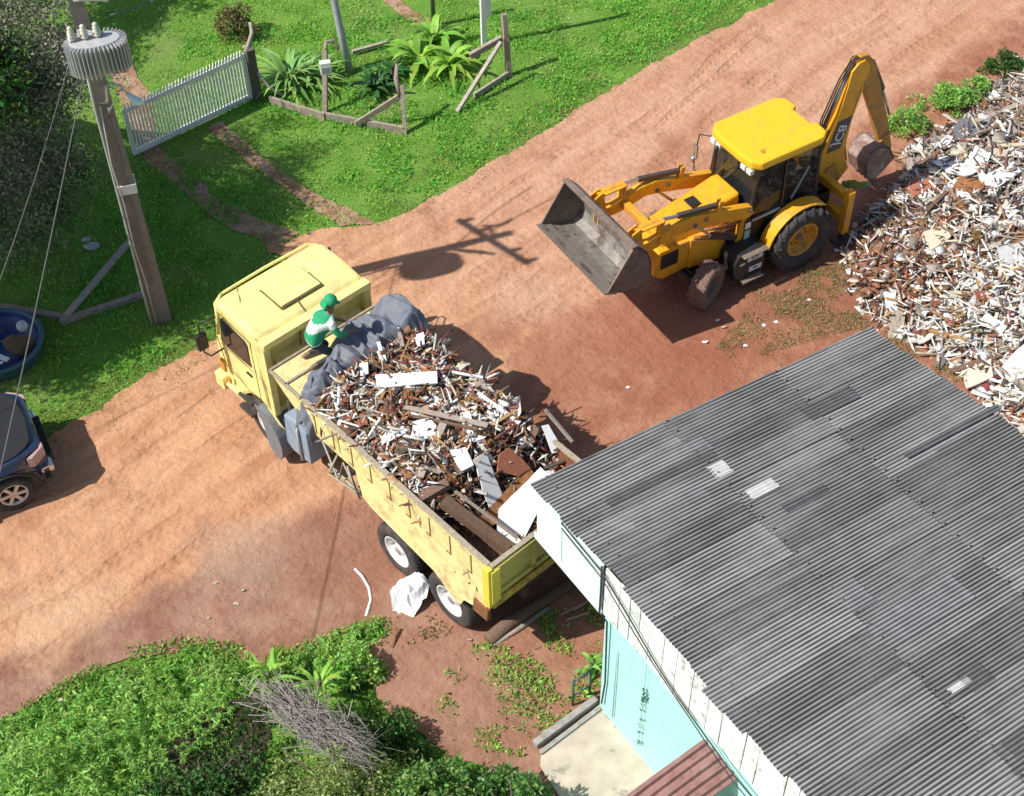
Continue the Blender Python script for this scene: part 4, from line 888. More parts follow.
kind_ = rng.random(n); L = np.where(kind_ < .38, rng.uniform(.04, .12, n), np.where(kind_ < .86, rng.uniform(.18, .62, n), rng.uniform(.12, .26, n)))
Wd = np.where(kind_ < .38, rng.uniform(.03, .09, n), np.where(kind_ < .86, rng.uniform(.014, .038, n), rng.uniform(.08, .17, n))); T = np.where(kind_ < .86, rng.uniform(.01, .03, n), .012)
cn = np.array([fbm(a*1.5, b_*1.5, 21, 3) for a, b_ in zip(xs, ys)])
pr_ = np.stack([np.where(cn > .08, .50, .10), .10+0*xs, .30+0*xs, .23+0*xs, .17+0*xs, .10+0*xs, .05+0*xs], 1); pr_ /= pr_.sum(1, keepdims=True)
mi = (pr_.cumsum(1) < rng.random(n)[:, None]).sum(1).clip(0, 6)
big = rng.random(n) < .06; L = np.where(big, L*1.7, L); Wd = np.where(big, Wd*1.8, Wd)
tag(rubble('rubble', P, L, Wd, T, mi, M_rb, .55), kind='stuff')
# single pieces lying on top of the load: slabs given by corner points seen on the load
def hitload(u, v):
    "point on the load surface under a place of the photograph"
    z = 2.6
    for _ in range(6):
        p = un(u, v, z); q = TM.inverted() @ p; z = load_h(max(-.9, min(3.45, q.x)), max(-1.1, min(1.1, q.y)))+.03
    return un(u, v, z)
def slab(name, corners, th, mt, label, cat, group=None, hit=hitload, lift=.05, jag=.012, zs=None):
    pts = [hit(u, v)+Vector((0, 0, lift+(zs[i] if zs else 0))) for i, (u, v) in enumerate(corners)]
    # fit a plane
    c_ = sum(pts, Vector())/len(pts); nn = Vector()
    for i in range(len(pts)): nn += (pts[i]-c_).cross(pts[(i+1) % len(pts)]-c_)
    nn.normalize(); 
    if nn.z < 0: nn = -nn
    pts = [p-nn*((p-c_).dot(nn)) for p in pts]; out = []
    for i, p in enumerate(pts):
        q = pts[(i+1) % len(pts)]; kk = max(1, int((q-p).length/.12))
        for j in range(kk): out.append(p.lerp(q, j/kk)+(q-p).normalized().cross(nn)*(random.gauss(0, jag) if j else 0))
    m = MB(); m.poly(out, th, nn); o = m.build(name, mt); return tag(o, label, cat, group)
def plank(a, b_, wd, th, mt, label, cat='plank', group='planks in the rubble', hit=hitload, lift=(.05, .05), name='plank'):
    p = hit(*a)+Vector((0, 0, lift[0])); q = hit(*b_)+Vector((0, 0, lift[1])); m = MB(); m.bar(p, q, wd, th, bev=.004)
    for v in m.bm.verts: v.co += noise.noise_vector(v.co*13)*.008
    return tag(m.build(name, mt), label, cat, group)
M_wp = mat('white_panel', (.76, .77, .78), .6, var=.04, nscale=5, dirt=(.55, .52, .48), dscale=6, dth=(.66, .8)); M_op = mat('orange_panel', (.33, .15, .05), .7, var=.25, nscale=6, col2=(.22, .09, .035)); M_gw = mat('greyed_plank', (.33, .27, .22), .85, var=.2, nscale=12); M_bw = mat('brown_plank', (.15, .09, .06), .85, var=.25, nscale=10)
slab('white_board', [(376, 381), (437, 375), (438, 389), (377, 392)], .03, M_wp, 'long white board lying across the front half of the truck load', 'board', lift=.12)
slab('torn_sheet', [(541, 486), (553, 497), (520, 552), (496, 547), (499, 520)], .03, M_wp, 'large smooth white panel tilted in the rear corner of the truck box', 'panel', lift=.18, jag=.004, zs=[.3, .2, -.06, -.1, .1])
slab('orange_board', [(528, 468), (536, 482), (508, 520), (487, 538), (478, 527), (500, 505)], .04, M_op, 'orange brown splintered panel beside the large white panel', 'panel', lift=.16)
slab('torn_sheet', [(475, 466), (486, 458), (496, 485), (503, 500), (490, 513), (482, 497)], .02, M_wp, 'narrow torn white panel in the middle of the rear load', 'panel', lift=.14)
slab('torn_sheet', [(450, 455), (466, 452), (474, 470), (462, 476)], .02, M_wp, 'small square white sheet left of the torn white panel', 'panel', lift=.12)
slab('torn_sheet', [(461, 420), (470, 418), (474, 437), (487, 441), (484, 446), (464, 444)], .02, M_wp, 'white L-shaped scrap near the middle of the load', 'panel', lift=.12)
slab('torn_sheet', [(413, 426), (430, 422), (440, 434), (430, 444), (411, 440)], .02, M_wp, 'crumpled white sheet left of the greyed plank', 'panel', lift=.1)
slab('orange_board', [(497, 460), (512, 454), (530, 474), (518, 482), (500, 478)], .03, MATS['chip_rust'], 'rust brown curled sheet near the right box wall', 'panel', lift=.14)
slab('torn_sheet', [(541, 431), (549, 429), (562, 456), (553, 458)], .02, M_wp, 'white strip leaning on the right box wall', 'panel', lift=.12)
slab('cream_board', [(534, 424), (550, 418), (545, 428), (535, 432)], .03, MATS['chip_ochre'], 'small ochre board poking over the right box wall', 'board', lift=.2)
slab('torn_sheet', [(360, 368), (368, 366), (369, 378), (361, 380)], .02, M_wp, 'small white plate between the tarpaulin and the long white board', 'panel', lift=.1)
slab('torn_sheet', [(417, 340), (424, 338), (425, 351), (418, 352)], .02, M_wp, 'small upright white plate near the front right box corner', 'panel', lift=.14)
plank((444, 430), (420, 482), .12, .03, M_gw, 'broad greyed plank lying crosswise left of the torn white panel', lift=(.16, .12))
plank((405, 412), (488, 432), .09, .03, M_gw, 'long greyed plank running towards the right box wall', lift=(.12, .16))
plank((410, 420), (478, 434), .05, .04, M_bw, 'long dark brown plank beside the long greyed plank', lift=(.1, .12))
plank((374, 332), (381, 354), .06, .03, M_wp, 'thin white stick leaning on the tarpaulin, the left one', lift=(.25, .08))
plank((396, 322), (403, 350), .07, .03, M_gw, 'thin greyed stick leaning on the tarpaulin, the right one', lift=(.3, .08))
plank((332, 396), (341, 422), .04, .02, M_wp, 'thin white stick near the front left box wall', lift=(.1, .06))
plank((386, 392), (352, 420), .05, .02, M_wp, 'crooked white strip running down from the long white board', lift=(.1, .06))
plank((478, 398), (520, 428), .06, .03, M_wp, 'narrow pale batten near the right box wall', lift=(.12, .12))
plank((421, 503), (449, 488), .16, .12, M_bw, 'short thick dark timber with a white edge at the rear left wall', lift=(.1, .12))
plank((443, 506), (508, 553), .17, .16, M_bw, 'thick dark brown beam lying along the rear left box wall', lift=(.14, .1), cat='beam', group=None, name='beam')
plank((456, 504), (518, 548), .045, .03, M_gw, 'pale lath resting along the thick dark beam', lift=(.32, .25))
plank((545, 420), (572, 452), .05, .04, M_gw, 'greyed batten lying on top of the right box wall', lift=(.25, .25))
BT = [('white', M_wp), ('white', M_rb[0]), ('greyed', M_gw), ('dark brown', M_bw), ('reddish brown', M_rb[3]), ('cream', M_rb[1]), ('orange brown', M_op)]
for i in range(70):    # more loose planks, all alike
    x = random.uniform(.3, 3.2); y = random.uniform(-1.0, 1.0); a = random.uniform(0, 6.28); l_ = random.uniform(.2, .55)
    z = load_h(x, y)+random.uniform(.03, .09); x2 = max(-.8, min(3.3, x+math.cos(a)*l_)); y2 = max(-1.1, min(1.1, y+math.sin(a)*l_)); z2 = load_h(x2, y2)+random.uniform(.02, .1); cn_, mm_ = random.choice(BT)
    m = MB(); m.bar(TW(x, y, z), TW(x2, y2, z2), random.uniform(.02, .06), random.uniform(.012, .03)); o = m.build('batten', mm_)
    tag(o, 'short broken '+cn_+' batten in the rubble of the truck box', 'batten', 'broken '+cn_+' battens in the truck load')
def scrapsheet(c_, s_, mt, label, cat, group, name='scrap_sheet', curl=.25):
    n1, n2 = 6, 5; a = random.uniform(0, 6.28); ax = Vector((math.cos(a), math.sin(a), random.gauss(0, .25))).normalized(); ay = Vector((-math.sin(a), math.cos(a), random.gauss(0, .3))); ay = (ay-ax*ay.dot(ax)).normalized(); az = ax.cross(ay); l_ = s_*random.uniform(.8, 1.5); w_ = s_*random.uniform(.35, .8); V = []; F = []; cu = random.uniform(-curl, curl); sh_ = random.uniform(-.5, .5)
    for i in range(n1+1):
        for j in range(n2+1):
            p, q = i/n1-.5, j/n2-.5; e = .10*fbm(i*.9+c_.x*3, j*.9+c_.y*3, 1, 2)
            V.append(c_+ax*l_*(p*(1-.35*q*sh_)+e)+ay*w_*(q+p*sh_*.5+e)+az*(cu*s_*(4*p*p)+.04*fbm(p*3, q*3, c_.x)))
    for i in range(n1):
        for j in range(n2):
            if (i in (0, n1-1)) and (j in (0, n2-1)) and random.random() < .45: continue
            k_ = i*(n2+1)+j; F.append((k_, k_+1, k_+n2+2, k_+n2+1))
    n0 = len(V); V += [v-az*.012 for v in V]; F += [tuple(x+n0 for x in f[::-1]) for f in F]
    return tag(raw(name, V, F, mt), label, cat, group)
for i in range(44):
    x_ = random.uniform(-.1, 3.2); y_ = random.uniform(-1.0, .95); cn_, mm_ = random.choice([BT[0], BT[1], BT[1], BT[4], BT[6], BT[5], BT[3]])
    scrapsheet(TW(x_, y_, load_h(x_, y_)+.06), random.uniform(.14, .32), mm_, 'small bent '+cn_+' scrap on the truck load', 'scrap', 'bent '+cn_+' scraps on the truck load')
# ---- the heap behind the house and the digger
heap_out = [(838, 262), (856, 225), (880, 205), (905, 180), (905, 150), (935, 138), (965, 120), (985, 95), (1030, 60), (1130, 20), (1200, 500), (1060, 470), (990, 410), (955, 372), (925, 352), (880, 330), (850, 300)]
heap_poly = px(heap_out); HC = np.array([[p.x, p.y] for p in heap_poly])
def dist_poly(x, y):
    a = HC; b_ = np.roll(HC, -1, 0); d = b_-a; t = np.clip(((x-a[:, 0])*d[:, 0]+(y-a[:, 1])*d[:, 1])/(d**2).sum(1), 0, 1); return np.sqrt(((a+d*t[:, None]-[x, y])**2).sum(1)).min()
def heap_h(x, y):
    if not pip(heap_poly, np.array([x]), np.array([y]))[0]: return .02
    d = dist_poly(x, y); return .03+1.15*(1-math.exp(-d/1.9))*min(1, d/.25*.5+.5)*(.72+.4*fbm(x*.8, y*.8, 2))+.05*fbm(x*3, y*3, 6)
gxs, gys = np.meshgrid(np.arange(HC[:, 0].min(), HC[:, 0].max(), .14), np.arange(HC[:, 1].min(), HC[:, 1].max(), .14)); V = []; F = []; idx = {}
inside = pip(heap_poly, gxs.ravel(), gys.ravel()).reshape(gxs.shape)
for j in range(gxs.shape[0]-1):
    for i in range(gxs.shape[1]-1):
        if inside[j, i] or inside[j+1, i+1]:
            f = []
            for (jj, ii) in ((j, i), (j, i+1), (j+1, i+1), (j+1, i)):
                if (jj, ii) not in idx: idx[(jj, ii)] = len(V); x, y = gxs[jj, ii], gys[jj, ii]; V.append((x, y, heap_h(x, y)-.035))
                f.append(idx[(jj, ii)])
            F.append(f)
tag(raw('rubble_bed', V, F, mat('heap_earth', (.20, .085, .05), .95, col2=(.30, .17, .11), nscale=5, var=.3, bump=.04, bscale=18), None, smooth=True), kind='stuff')
x, y = scatter(heap_poly, 250)
ccl = px([(880, 262)])[0]; kk_ = rng.random(len(x)) > .62*np.exp(-((x-ccl.x)**2+(y-ccl.y)**2)/1.6); x, y = x[kk_], y[kk_]; n = len(x)
scr = np.array([(x[i], y[i]) for i in range(n)])
# what lies where: bare brown earth towards the digger, white chips on the right, greyed wood at the top right
cl = px([(880, 262)])[0]; wc = px([(1000, 330)])[0]; gc = px([(1000, 130)])[0]
def near(c_, s_): return np.exp(-((x-c_.x)**2+(y-c_.y)**2)/(2*s_*s_))
eb = near(cl, 1.1); wh = near(wc, 2.4); gw = near(gc, 2.4)
patchn = np.array([fbm(a*1.1, b_*1.1, 11, 3) for a, b_ in zip(x, y)])
pr_ = np.stack([.22+.7*wh+.7*(patchn > .1)*(1-.7*eb), .22+.3*gw, .19+.6*eb, .15+.6*eb, .13+.25*gw, .22+1.3*gw, .06+0*x], 1); pr_ /= pr_.sum(1, keepdims=True)
mi = (pr_.cumsum(1) < rng.random(n)[:, None]).sum(1).clip(0, 6)
P = np.array([(a, b_, heap_h(a, b_)+abs(random.gauss(0, .03))) for a, b_ in zip(x, y)])
kd = rng.random(n); L = np.where(kd < .40, rng.uniform(.04, .15, n), np.where(kd < .84, rng.uniform(.25, .95, n), rng.uniform(.16, .42, n))); Wd = np.where(kd < .40, rng.uniform(.03, .1, n), np.where(kd < .84, rng.uniform(.02, .06, n), rng.uniform(.1, .28, n))); T = np.where(kd < .84, rng.uniform(.01, .035, n), .014)
sc_ = 1-.35*np.clip(eb, 0, 1); tag(rubble('rubble', P, L*sc_, Wd*sc_, T, mi, M_rb, .42), kind='stuff')
def hitheap(u, v):
    z = .5
    for _ in range(7): p = un(u, v, z); z = .5*z+.5*(heap_h(p.x, p.y)+.02)
    return un(u, v, z)
H = dict(hit=hitheap)
slab('white_sheet', [(928, 163), (945, 158), (962, 166), (975, 152), (990, 158), (985, 170), (965, 181), (950, 176)], .03, M_wp, 'jagged white sheet near the top of the rubble heap', 'sheet', lift=.1, **H)
slab('white_sheet', [(986, 178), (1012, 167), (1020, 175), (996, 192), (987, 188)], .03, M_wp, 'squarish white sheet right of the jagged one on the heap', 'sheet', lift=.12, **H)
slab('orange_board', [(946, 200), (958, 180), (984, 182), (983, 192), (967, 216)], .04, M_op, 'orange brown board with splintered end on the rubble heap', 'panel', lift=.1, **H)
slab('white_board', [(991, 222), (1004, 203), (1008, 206), (995, 226)], .03, M_rb[1], 'short cream board beside the orange board on the heap', 'board', lift=.1, **H)
slab('white_sheet', [(956, 285), (985, 262), (992, 272), (992, 284), (975, 292)], .02, mat('pale_grey_sheet', (.58, .60, .60), .6, var=.1), 'curled pale grey sheet in the middle of the heap', 'sheet', lift=.08, **H)
slab('grey_sheet', [(996, 252), (1030, 242), (1035, 262), (1000, 268)], .03, mat('mid_grey_sheet', (.42, .43, .43), .7, var=.12), 'flat grey sheet at the right edge of the heap', 'sheet', lift=.1, **H)
slab('white_sheet', [(1000, 372), (1030, 340), (1040, 380), (1012, 384)], .03, M_wp, 'large bright white sheet at the lower right of the heap', 'sheet', lift=.14, **H)
slab('white_sheet', [(975, 325), (985, 316), (1006, 330), (1000, 338)], .02, M_wp, 'small bright white sheet above the house roof corner', 'sheet', lift=.1, **H)
slab('white_sheet', [(1003, 208), (1016, 216), (1008, 222), (1000, 214)], .02, M_wp, 'small white tile right of the cream board on the heap', 'sheet', lift=.1, **H)
slab('dark_sheet', [(952, 132), (960, 122), (990, 124), (980, 138), (955, 143)], .02, mat('dark_grey_sheet', (.15, .15, .17), .6, var=.2), 'dark grey crumpled sheet at the top edge of the heap', 'sheet', lift=.1, **H)
slab('brown_slab', [(902, 188), (926, 174), (932, 190), (912, 200)], .03, MATS['chip_rust'], 'reddish brown slab at the upper left of the heap', 'slab', lift=.08, **H)
slab('cream_slab', [(960, 375), (990, 362), (992, 380), (965, 392)], .04, M_rb[1], 'cream slab lying by the eave of the house', 'slab', lift=.1, **H)
slab('cream_slab', [(922, 236), (945, 226), (950, 240), (930, 252)], .03, M_rb[1], 'cream splintered slab in the middle left of the heap', 'slab', lift=.08, **H)
for (a, b_, w_, mm_, lb) in [((915, 165), (950, 135), .09, M_gw, 'greyed plank at the upper left edge of the heap, the upper one'), ((912, 172), (946, 150), .08, M_bw, 'brown plank at the upper left edge of the heap, the lower one'), ((925, 215), (946, 195), .08, M_bw, 'brown plank pointing at the orange board'), ((975, 140), (1000, 128), .08, M_bw, 'dark plank below the dark grey sheet'), ((998, 125), (1006, 140), .06, M_wp, 'short white batten at the top right of the heap'), ((950, 375), (1000, 358), .12, M_bw, 'dark brown beam by the house eave'), ((975, 125), (1026, 105), .12, M_gw, 'long greyed plank at the top right of the heap'), ((985, 150), (1030, 148), .1, M_rb[1], 'long cream board at the right edge of the heap')]:
    plank(a, b_, w_, .04, mm_, lb, 'plank', 'planks on the heap', hit=hitheap, lift=(.1, .1))
for i in range(130):
    j = rng.integers(0, n); x_, y_ = x[j], y[j]; a = random.uniform(0, 6.28); l_ = random.uniform(.3, .9); x2, y2 = x_+math.cos(a)*l_, y_+math.sin(a)*l_
    if (Vector((x_, y_))-Vector((cl.x, cl.y))).length < 1.5: continue
    if not pip(heap_poly, np.array([x2]), np.array([y2]))[0]: continue
    gg = math.hypot(x_-gc.x, y_-gc.y) < 3
    m = MB(); m.bar((x_, y_, heap_h(x_, y_)+random.uniform(.03, .1)), (x2, y2, heap_h(x2, y2)+random.uniform(.03, .1)), random.uniform(.03, .09), random.uniform(.015, .04))
    cn_, mm_ = random.choice([BT[2], BT[2], BT[5], BT[3]] if gg else BT)
    tag(m.build('batten', mm_), 'broken '+cn_+' batten lying loose on the rubble heap', 'batten', 'broken '+cn_+' battens on the heap')
for i in range(130):
    j = rng.integers(0, n); x_, y_ = x[j], y[j]
    if (Vector((x_, y_))-Vector((cl.x, cl.y))).length < 1.2: continue
    gg = math.hypot(x_-gc.x, y_-gc.y) < 3; cn_, mm_ = random.choice([BT[2], BT[5], BT[3], BT[0]] if gg else [BT[0], BT[1], BT[0], BT[5], BT[4], BT[2]])
    scrapsheet(Vector((x_, y_, heap_h(x_, y_)+.08)), random.uniform(.22, .5), mm_, 'bent '+cn_+' scrap sheet on the rubble heap', 'scrap', 'bent '+cn_+' scrap sheets on the heap', curl=.2)
# litter round the heap, the yard and the road
def litter(pts_, s_, mt, label, group, name='scrap'):
    for (u, v) in pts_:
        c_ = un(u, v, .05); m = MB(); k_ = random.randint(4, 6); ph0 = random.uniform(0, 6); pts = [c_+Vector((math.cos(ph0+6.28*i/k_)*s_*random.uniform(.6, 1.2), math.sin(ph0+6.28*i/k_)*s_*random.uniform(.4, .8), random.uniform(-.01, .03))) for i in range(k_)]
        m.poly(pts, .015, (0, 0, 1)); tag(m.build(name, mt), label, 'scrap', group)
litter([(718, 320), (724, 327), (764, 325), (628, 388), (745, 346), (810, 300), (776, 322), (705, 342)], .06, M_wp, 'small white scrap lying on the red yard soil', 'white scraps on the yard soil')
litter([(846, 262), (856, 272), (838, 250), (868, 288), (850, 290), (861, 300)], .11, M_wp, 'palm-sized white scrap at the lower left edge of the heap', 'white scraps at the heap edge')
litter([(865, 218), (878, 210), (855, 236), (842, 225)], .16, mat('black_bag', (.03, .03, .035), .4), 'black plastic scrap in the shade behind the digger', 'black plastic scraps', 'plastic_scrap')
litter([(565, 440), (470, 560+80), (60, 700), (215, 583), (236, 604), (243, 590), (208, 618)], .05, M_rb[1], 'small pale stone lying on the dirt', 'pale stones on the dirt', 'stone')
m = MB(); pts = [un(u, v, z) for u, v, z in [(393, 612, .02), (390, 592, .25), (400, 578, .4), (418, 573, .42), (430, 580, .36), (426, 598, .2), (414, 617, .03), (404, 617, .02)]]
c0 = sum(pts, Vector())/len(pts); NN = 40; RR = 6; ring = []
for k in range(NN):
    t_ = k/NN*len(pts); a = pts[int(t_)].lerp(pts[(int(t_)+1) % len(pts)], t_-int(t_)); ring.append([m.bm.verts.new(c0.lerp(a, q/RR)+(a-c0)*(random.gauss(0, .035) if q == RR else 0)+Vector((0, 0, .05*math.sin(q*1.1+k*.5)+.07*(1-q/RR)))) for q in range(1, RR+1)])
cv = m.bm.verts.new(c0+Vector((0, 0, .08)))
for k in range(NN):
    a, b_ = ring[k], ring[(k+1) % NN]; m.bm.faces.new((cv, a[0], b_[0]))
    for q in range(RR-1): m.bm.faces.new((a[q], a[q+1], b_[q+1], b_[q]))
tag(m.build('white_sack', M_wp), 'bright white torn sheet leaning between the two rear truck wheels', 'sheet')
stick('white_hose', [un(355, 569, .03), un(362, 576, .05), (un(369, 588, .03)), un(371, 600, .03), un(366, 616, .03)], .025, 'curved white hose piece lying on the dirt beside the rear wheels', 'hose', None, M_wp)
beam('rusty_bar', un(392, 648, .03), un(397, 627, .12), .045, .03, 'short rusty bar sticking out of the soil below the white sheet', 'bar', None, M_rust)
stick('fallen_log', [un(488, 640, .1), un(510, 622, .11), un(540, 603, .1), un(580, 578, .1)], [.11, .12, .1, .09], 'thick bark-covered log lying behind the truck tail', 'log', None, mat('bark_log', (.16, .10, .07), .95, var=.35, nscale=16, bump=.015, bscale=20), 9)
stick('thin_log', [un(492, 645, .05), un(520, 628, .05), un(548, 608, .06)], .045, 'thin pale branch lying beside the thick log', 'branch', None, M_gw)
for i, (a, b_) in enumerate([((560, 615), (585, 603)), ((566, 620), (590, 612)), ((574, 610), (592, 598))]): beam('lath', un(*a, .12), un(*b_, .2+.05*i), .03, .02, 'thin grey lath in the shade by the mint wall corner', 'lath', 'laths by the house corner', M_gw)
# ================================================================ BACKHOE LOADER
JO = Vector((5.21, 22.38, 0)); JA = R_(211.163)
M_jy = mat('digger_yellow', (.78, .36, .014), .45, spec=.45, coat=.1, var=.12, nscale=3, dirt=(.42, .21, .07), dscale=3.5, dth=(.5, .72))
M_jr = mat('digger_roof_yellow', (.84, .47, .02), .4, var=.04, nscale=3, dirt=(.66, .38, .08), dscale=4, dth=(.55, .78))
M_jo = mat('digger_orange_dust', (.50, .24, .05), .7, var=.15, nscale=5, dirt=(.30, .16, .09), dscale=4, dth=(.48, .7))
M_steel = mat('bucket_steel', (.22, .20, .18), .55, metal=.35, var=.15, nscale=4, col2=(.33, .30, .27), dirt=(.13, .10, .085), dscale=3.5, dth=(.5, .62), bump=.004, bscale=30)
M_steel_d = mat('bucket_rust', (.15, .115, .095), .8, var=.2, nscale=6, col2=(.23, .16, .12))
M_jb = mat('digger_black', (.02, .02, .022), .45, var=.2, nscale=8); M_ram = mat('ram_dark', (.07, .05, .045), .5); M_rod = mat('ram_rod', (.5, .48, .45), .25, metal=.8)
M_sticker = mat('sticker_white', (.68, .72, .72), .45)
M_dustyre = mat('dusty_tyre', (.20, .125, .10), .95, var=.25, nscale=14)
M_glass = glass_mat('clear_glass', (.03, .035, .04), .36)
dig = thing('backhoe_loader', 'yellow backhoe loader with its front bucket raised and digging arm folded behind', 'backhoe loader', JO, JA)
def jwheel(x, y, r, wd, side, lugs, steer=0, tm=None, rimr=.5, rimm=None):
    M = Matrix.Translation((x, y, r)) @ Matrix.Rotation(steer, 4, 'Z') @ Matrix.Rotation(-side*math.pi/2, 4, 'X'); h = wd/2
    m = MB(); m.lathe([(r*rimr, -h*.75), (r*(rimr+.2), -h), (r*.86, -h), (r*.94, -h*.8), (r*.95, 0), (r*.94, h*.8), (r*.86, h), (r*(rimr+.2), h), (r*rimr, h*.75)], 48, M, closed=True)
    for k in range(lugs):
        for sg in (1, -1):
            a = 2*math.pi*(k+(.25 if sg > 0 else -.25))/lugs; b_ = a-.13*(22/lugs)
            p = M @ Vector((math.cos(b_)*r*.965, math.sin(b_)*r*.965, sg*h*.05)); q = M @ Vector((math.cos(a+.1)*r*.95, math.sin(a+.1)*r*.95, sg*h*.95))
            q2 = M @ Vector((math.cos(a+.1)*r*.82, math.sin(a+.1)*r*.82, sg*h*1.02))
            up = (p-(M @ Vector((0, 0, 0)))).normalized(); m.bar(p, q, r*.075, r*.07, up=up); m.bar(q, q2, r*.06, r*.075, up=up)
    t = m.build('wheel', tm or M_tyre, dig)
    m = MB(); m.lathe([(r*rimr, h*.74), (r*(rimr-.04), h*.8), (r*(rimr-.07), h*.5), (r*(rimr-.1), h*.1), (r*.22, h*.0), (r*.2, h*.15), (0, h*.2)], 36, M); rr = m.build('rim', rimm or M_jo, t)
    m = MB(); m.lathe([(0, h*.42), (r*.09, h*.42), (r*.12, h*.12), (r*.2, h*.1)], 20, M)
    for k in range(8): a = 2*math.pi*k/8; m.ball(M @ Vector((math.cos(a)*r*.27, math.sin(a)*r*.27, h*.1)), .022, u=8, v=6)
    m.build('hub', M_steel_d, rr); return t
M_rimy = mat('rim_yellow', (.62, .30, .03), .55, var=.12, nscale=6, dirt=(.3, .15, .07), dscale=6, dth=(.5, .7))
for s_ in (1, -1): jwheel(0, s_*.90, .74, .46, s_, 20, rimr=.52, rimm=M_rimy)
for s_ in (1, -1): jwheel(2.17, s_*.86, .48, .33, s_, 16, steer=R_(24), tm=M_dustyre, rimr=.5, rimm=M_steel_d)
# frame
m = MB()
for s_ in (1, -1): m.prism([(-1.2, .55), (-1.2, 1.0), (1.1, 1.0), (1.3, .95), (2.9, .95), (3.0, .7), (1.6, .62), (1.2, .5)], s_*.30, s_*.42, .01)
m.b2(-1.2, -.9, -.42, .42, .5, 1.0); m.b2(1.2, 1.5, -.36, .36, .55, .9); m.build('chassis', M_jb, dig)
m = MB(); m.b2(-.18, .18, -.72, .72, .60, .88, .03); m.build('rear_axle', M_jb, dig)
m = MB(); m.b2(2.05, 2.29, -.74, .74, .40, .58, .03); m.b2(2.0, 2.34, -.2, .2, .42, .78, .03)
m.tube([(2.35, -.7, .5), (2.35, .7, .5)], .03); m.build('front_axle', M_jb, dig)
# nose
m = MB(); nose = [(2.35, .72), (2.95, .70), (3.16, .86), (3.18, 1.25), (3.05, 1.42), (2.35, 1.40)]; m.prism(nose, -.46, .46, .025); nz_ = m.build('nose', M_jy, dig)
m = MB(); m.b2(2.62, 3.02, .455, .475, .98, 1.32, .006); m.b2(2.62, 3.02, -.475, -.455, .98, 1.32, .006); m.b2(3.17, 3.20, -.36, .36, .95, 1.22, .01); m.build('nose_opening', M_jb, nz_)
m = MB(); m.prism([(1.5, .62), (1.5, 1.42), (2.36, 1.42), (2.36, .72), (1.9, .66)], -.50, .50, .02); m.build('engine_side', M_jy, dig)
m = MB()
hb = [(1.16, -.43, 1.42), (1.16, .43, 1.42), (3.02, .36, 1.36), (3.02, -.36, 1.36)]; ht = [(1.16, -.37, 1.98), (1.16, .37, 1.98), (2.85, .29, 1.66), (2.85, -.29, 1.66)]
A = [m.bm.verts.new(p) for p in hb]; B = [m.bm.verts.new(p) for p in ht]
m.bm.faces.new(A); m.bm.faces.new(B)
for i in range(4): m.bm.faces.new((A[i], A[(i+1) % 4], B[(i+1) % 4], B[i]))
bmesh.ops.recalc_face_normals(m.bm, faces=m.bm.faces); bmesh.ops.bevel(m.bm, geom=list(m.bm.edges), offset=.07, segments=3, affect='EDGES', profile=.6)
hood = m.build('bonnet', M_jy, dig, smooth=False)
m = MB()
for k in range(5): m.b2(1.45+k*.07, 1.48+k*.07, .40, .422, 1.52, 1.66)
m.build('bonnet_vent', M_jb, hood)
text('emblem', 'JCB', .17, M_sticker, hood, (1.62, .436, 1.70), (-1, 0, 0), (0, 0, 1), bold=.004)
m = MB(); m.b2(1.42, 1.84, .418, .424, 1.60, 1.80); m.build('emblem_plate', mat('plate_black', (.05, .03, .03), .4), hood)
m = MB(); m.tube([(1.25, -.36, 1.9), (1.25, -.36, 2.55), (1.22, -.36, 2.62)], .035, 8); m.build('exhaust', M_jb, dig)
m = MB(); m.b2(1.9, 2.12, -.12, .12, 1.86, 1.9, .01); m.build('bonnet_intake', M_jb, hood)
# cab
cb = thing('cab_root', None, None); bpy.data.objects.remove(cb)
m = MB(); m.prism([(-.62, .9), (-.62, 1.28), (-.35, 1.48), (.62, 1.1), (.95, .62), (1.12, .62), (1.18, 1.45), (1.14, 1.45), (.9, .98), (.7, .92)], -.66, .66, .01); m.build('cab_base', M_jb, dig)
m = MB(); m.b2(-.6, 1.15, -.62, .62, .86, .93); m.build('cab_floor', M_jb, dig)
m = MB()
for s_ in (1, -1):
    m.bar((1.17, s_*.62, .62), (1.10, s_*.62, 1.5), .07, .07); m.bar((1.10, s_*.62, 1.5), (.98, s_*.62, 2.66), .055, .055); m.bar((.34, s_*.66, .95), (.34, s_*.64, 2.66), .05, .06)
    m.bar((-.55, s_*.64, 1.3), (-.48, s_*.62, 2.66), .06, .06); m.bar((-.48, s_*.63, 2.64), (.98, s_*.63, 2.64), .06, .06); m.bar((-.56, s_*.65, 1.42), (.34, s_*.66, 1.38), .04, .05)
m.bar((.98, -.62, 2.64), (.98, .62, 2.64), .06, .06); m.bar((-.48, -.62, 2.64), (-.48, .62, 2.64), .06, .06); m.bar((1.1, -.62, 1.5), (1.1, .62, 1.5), .04, .05); m.bar((-.55, -.62, 1.45), (-.55, .62, 1.45), .05, .05)
m.build('cab_frame', M_jb, dig)
m = MB()
for s_ in (1, -1):
    m.poly([(.37, s_*.66, .98), (1.08, s_*.63, .98), (1.08, s_*.63, 1.5), (.97, s_*.62, 2.6), (.37, s_*.64, 2.6)], .006, (0, s_, 0)); m.poly([(-.52, s_*.65, 1.46), (.31, s_*.66, 1.42), (.31, s_*.64, 2.6), (-.46, s_*.63, 2.6)], .006, (0, s_, 0))
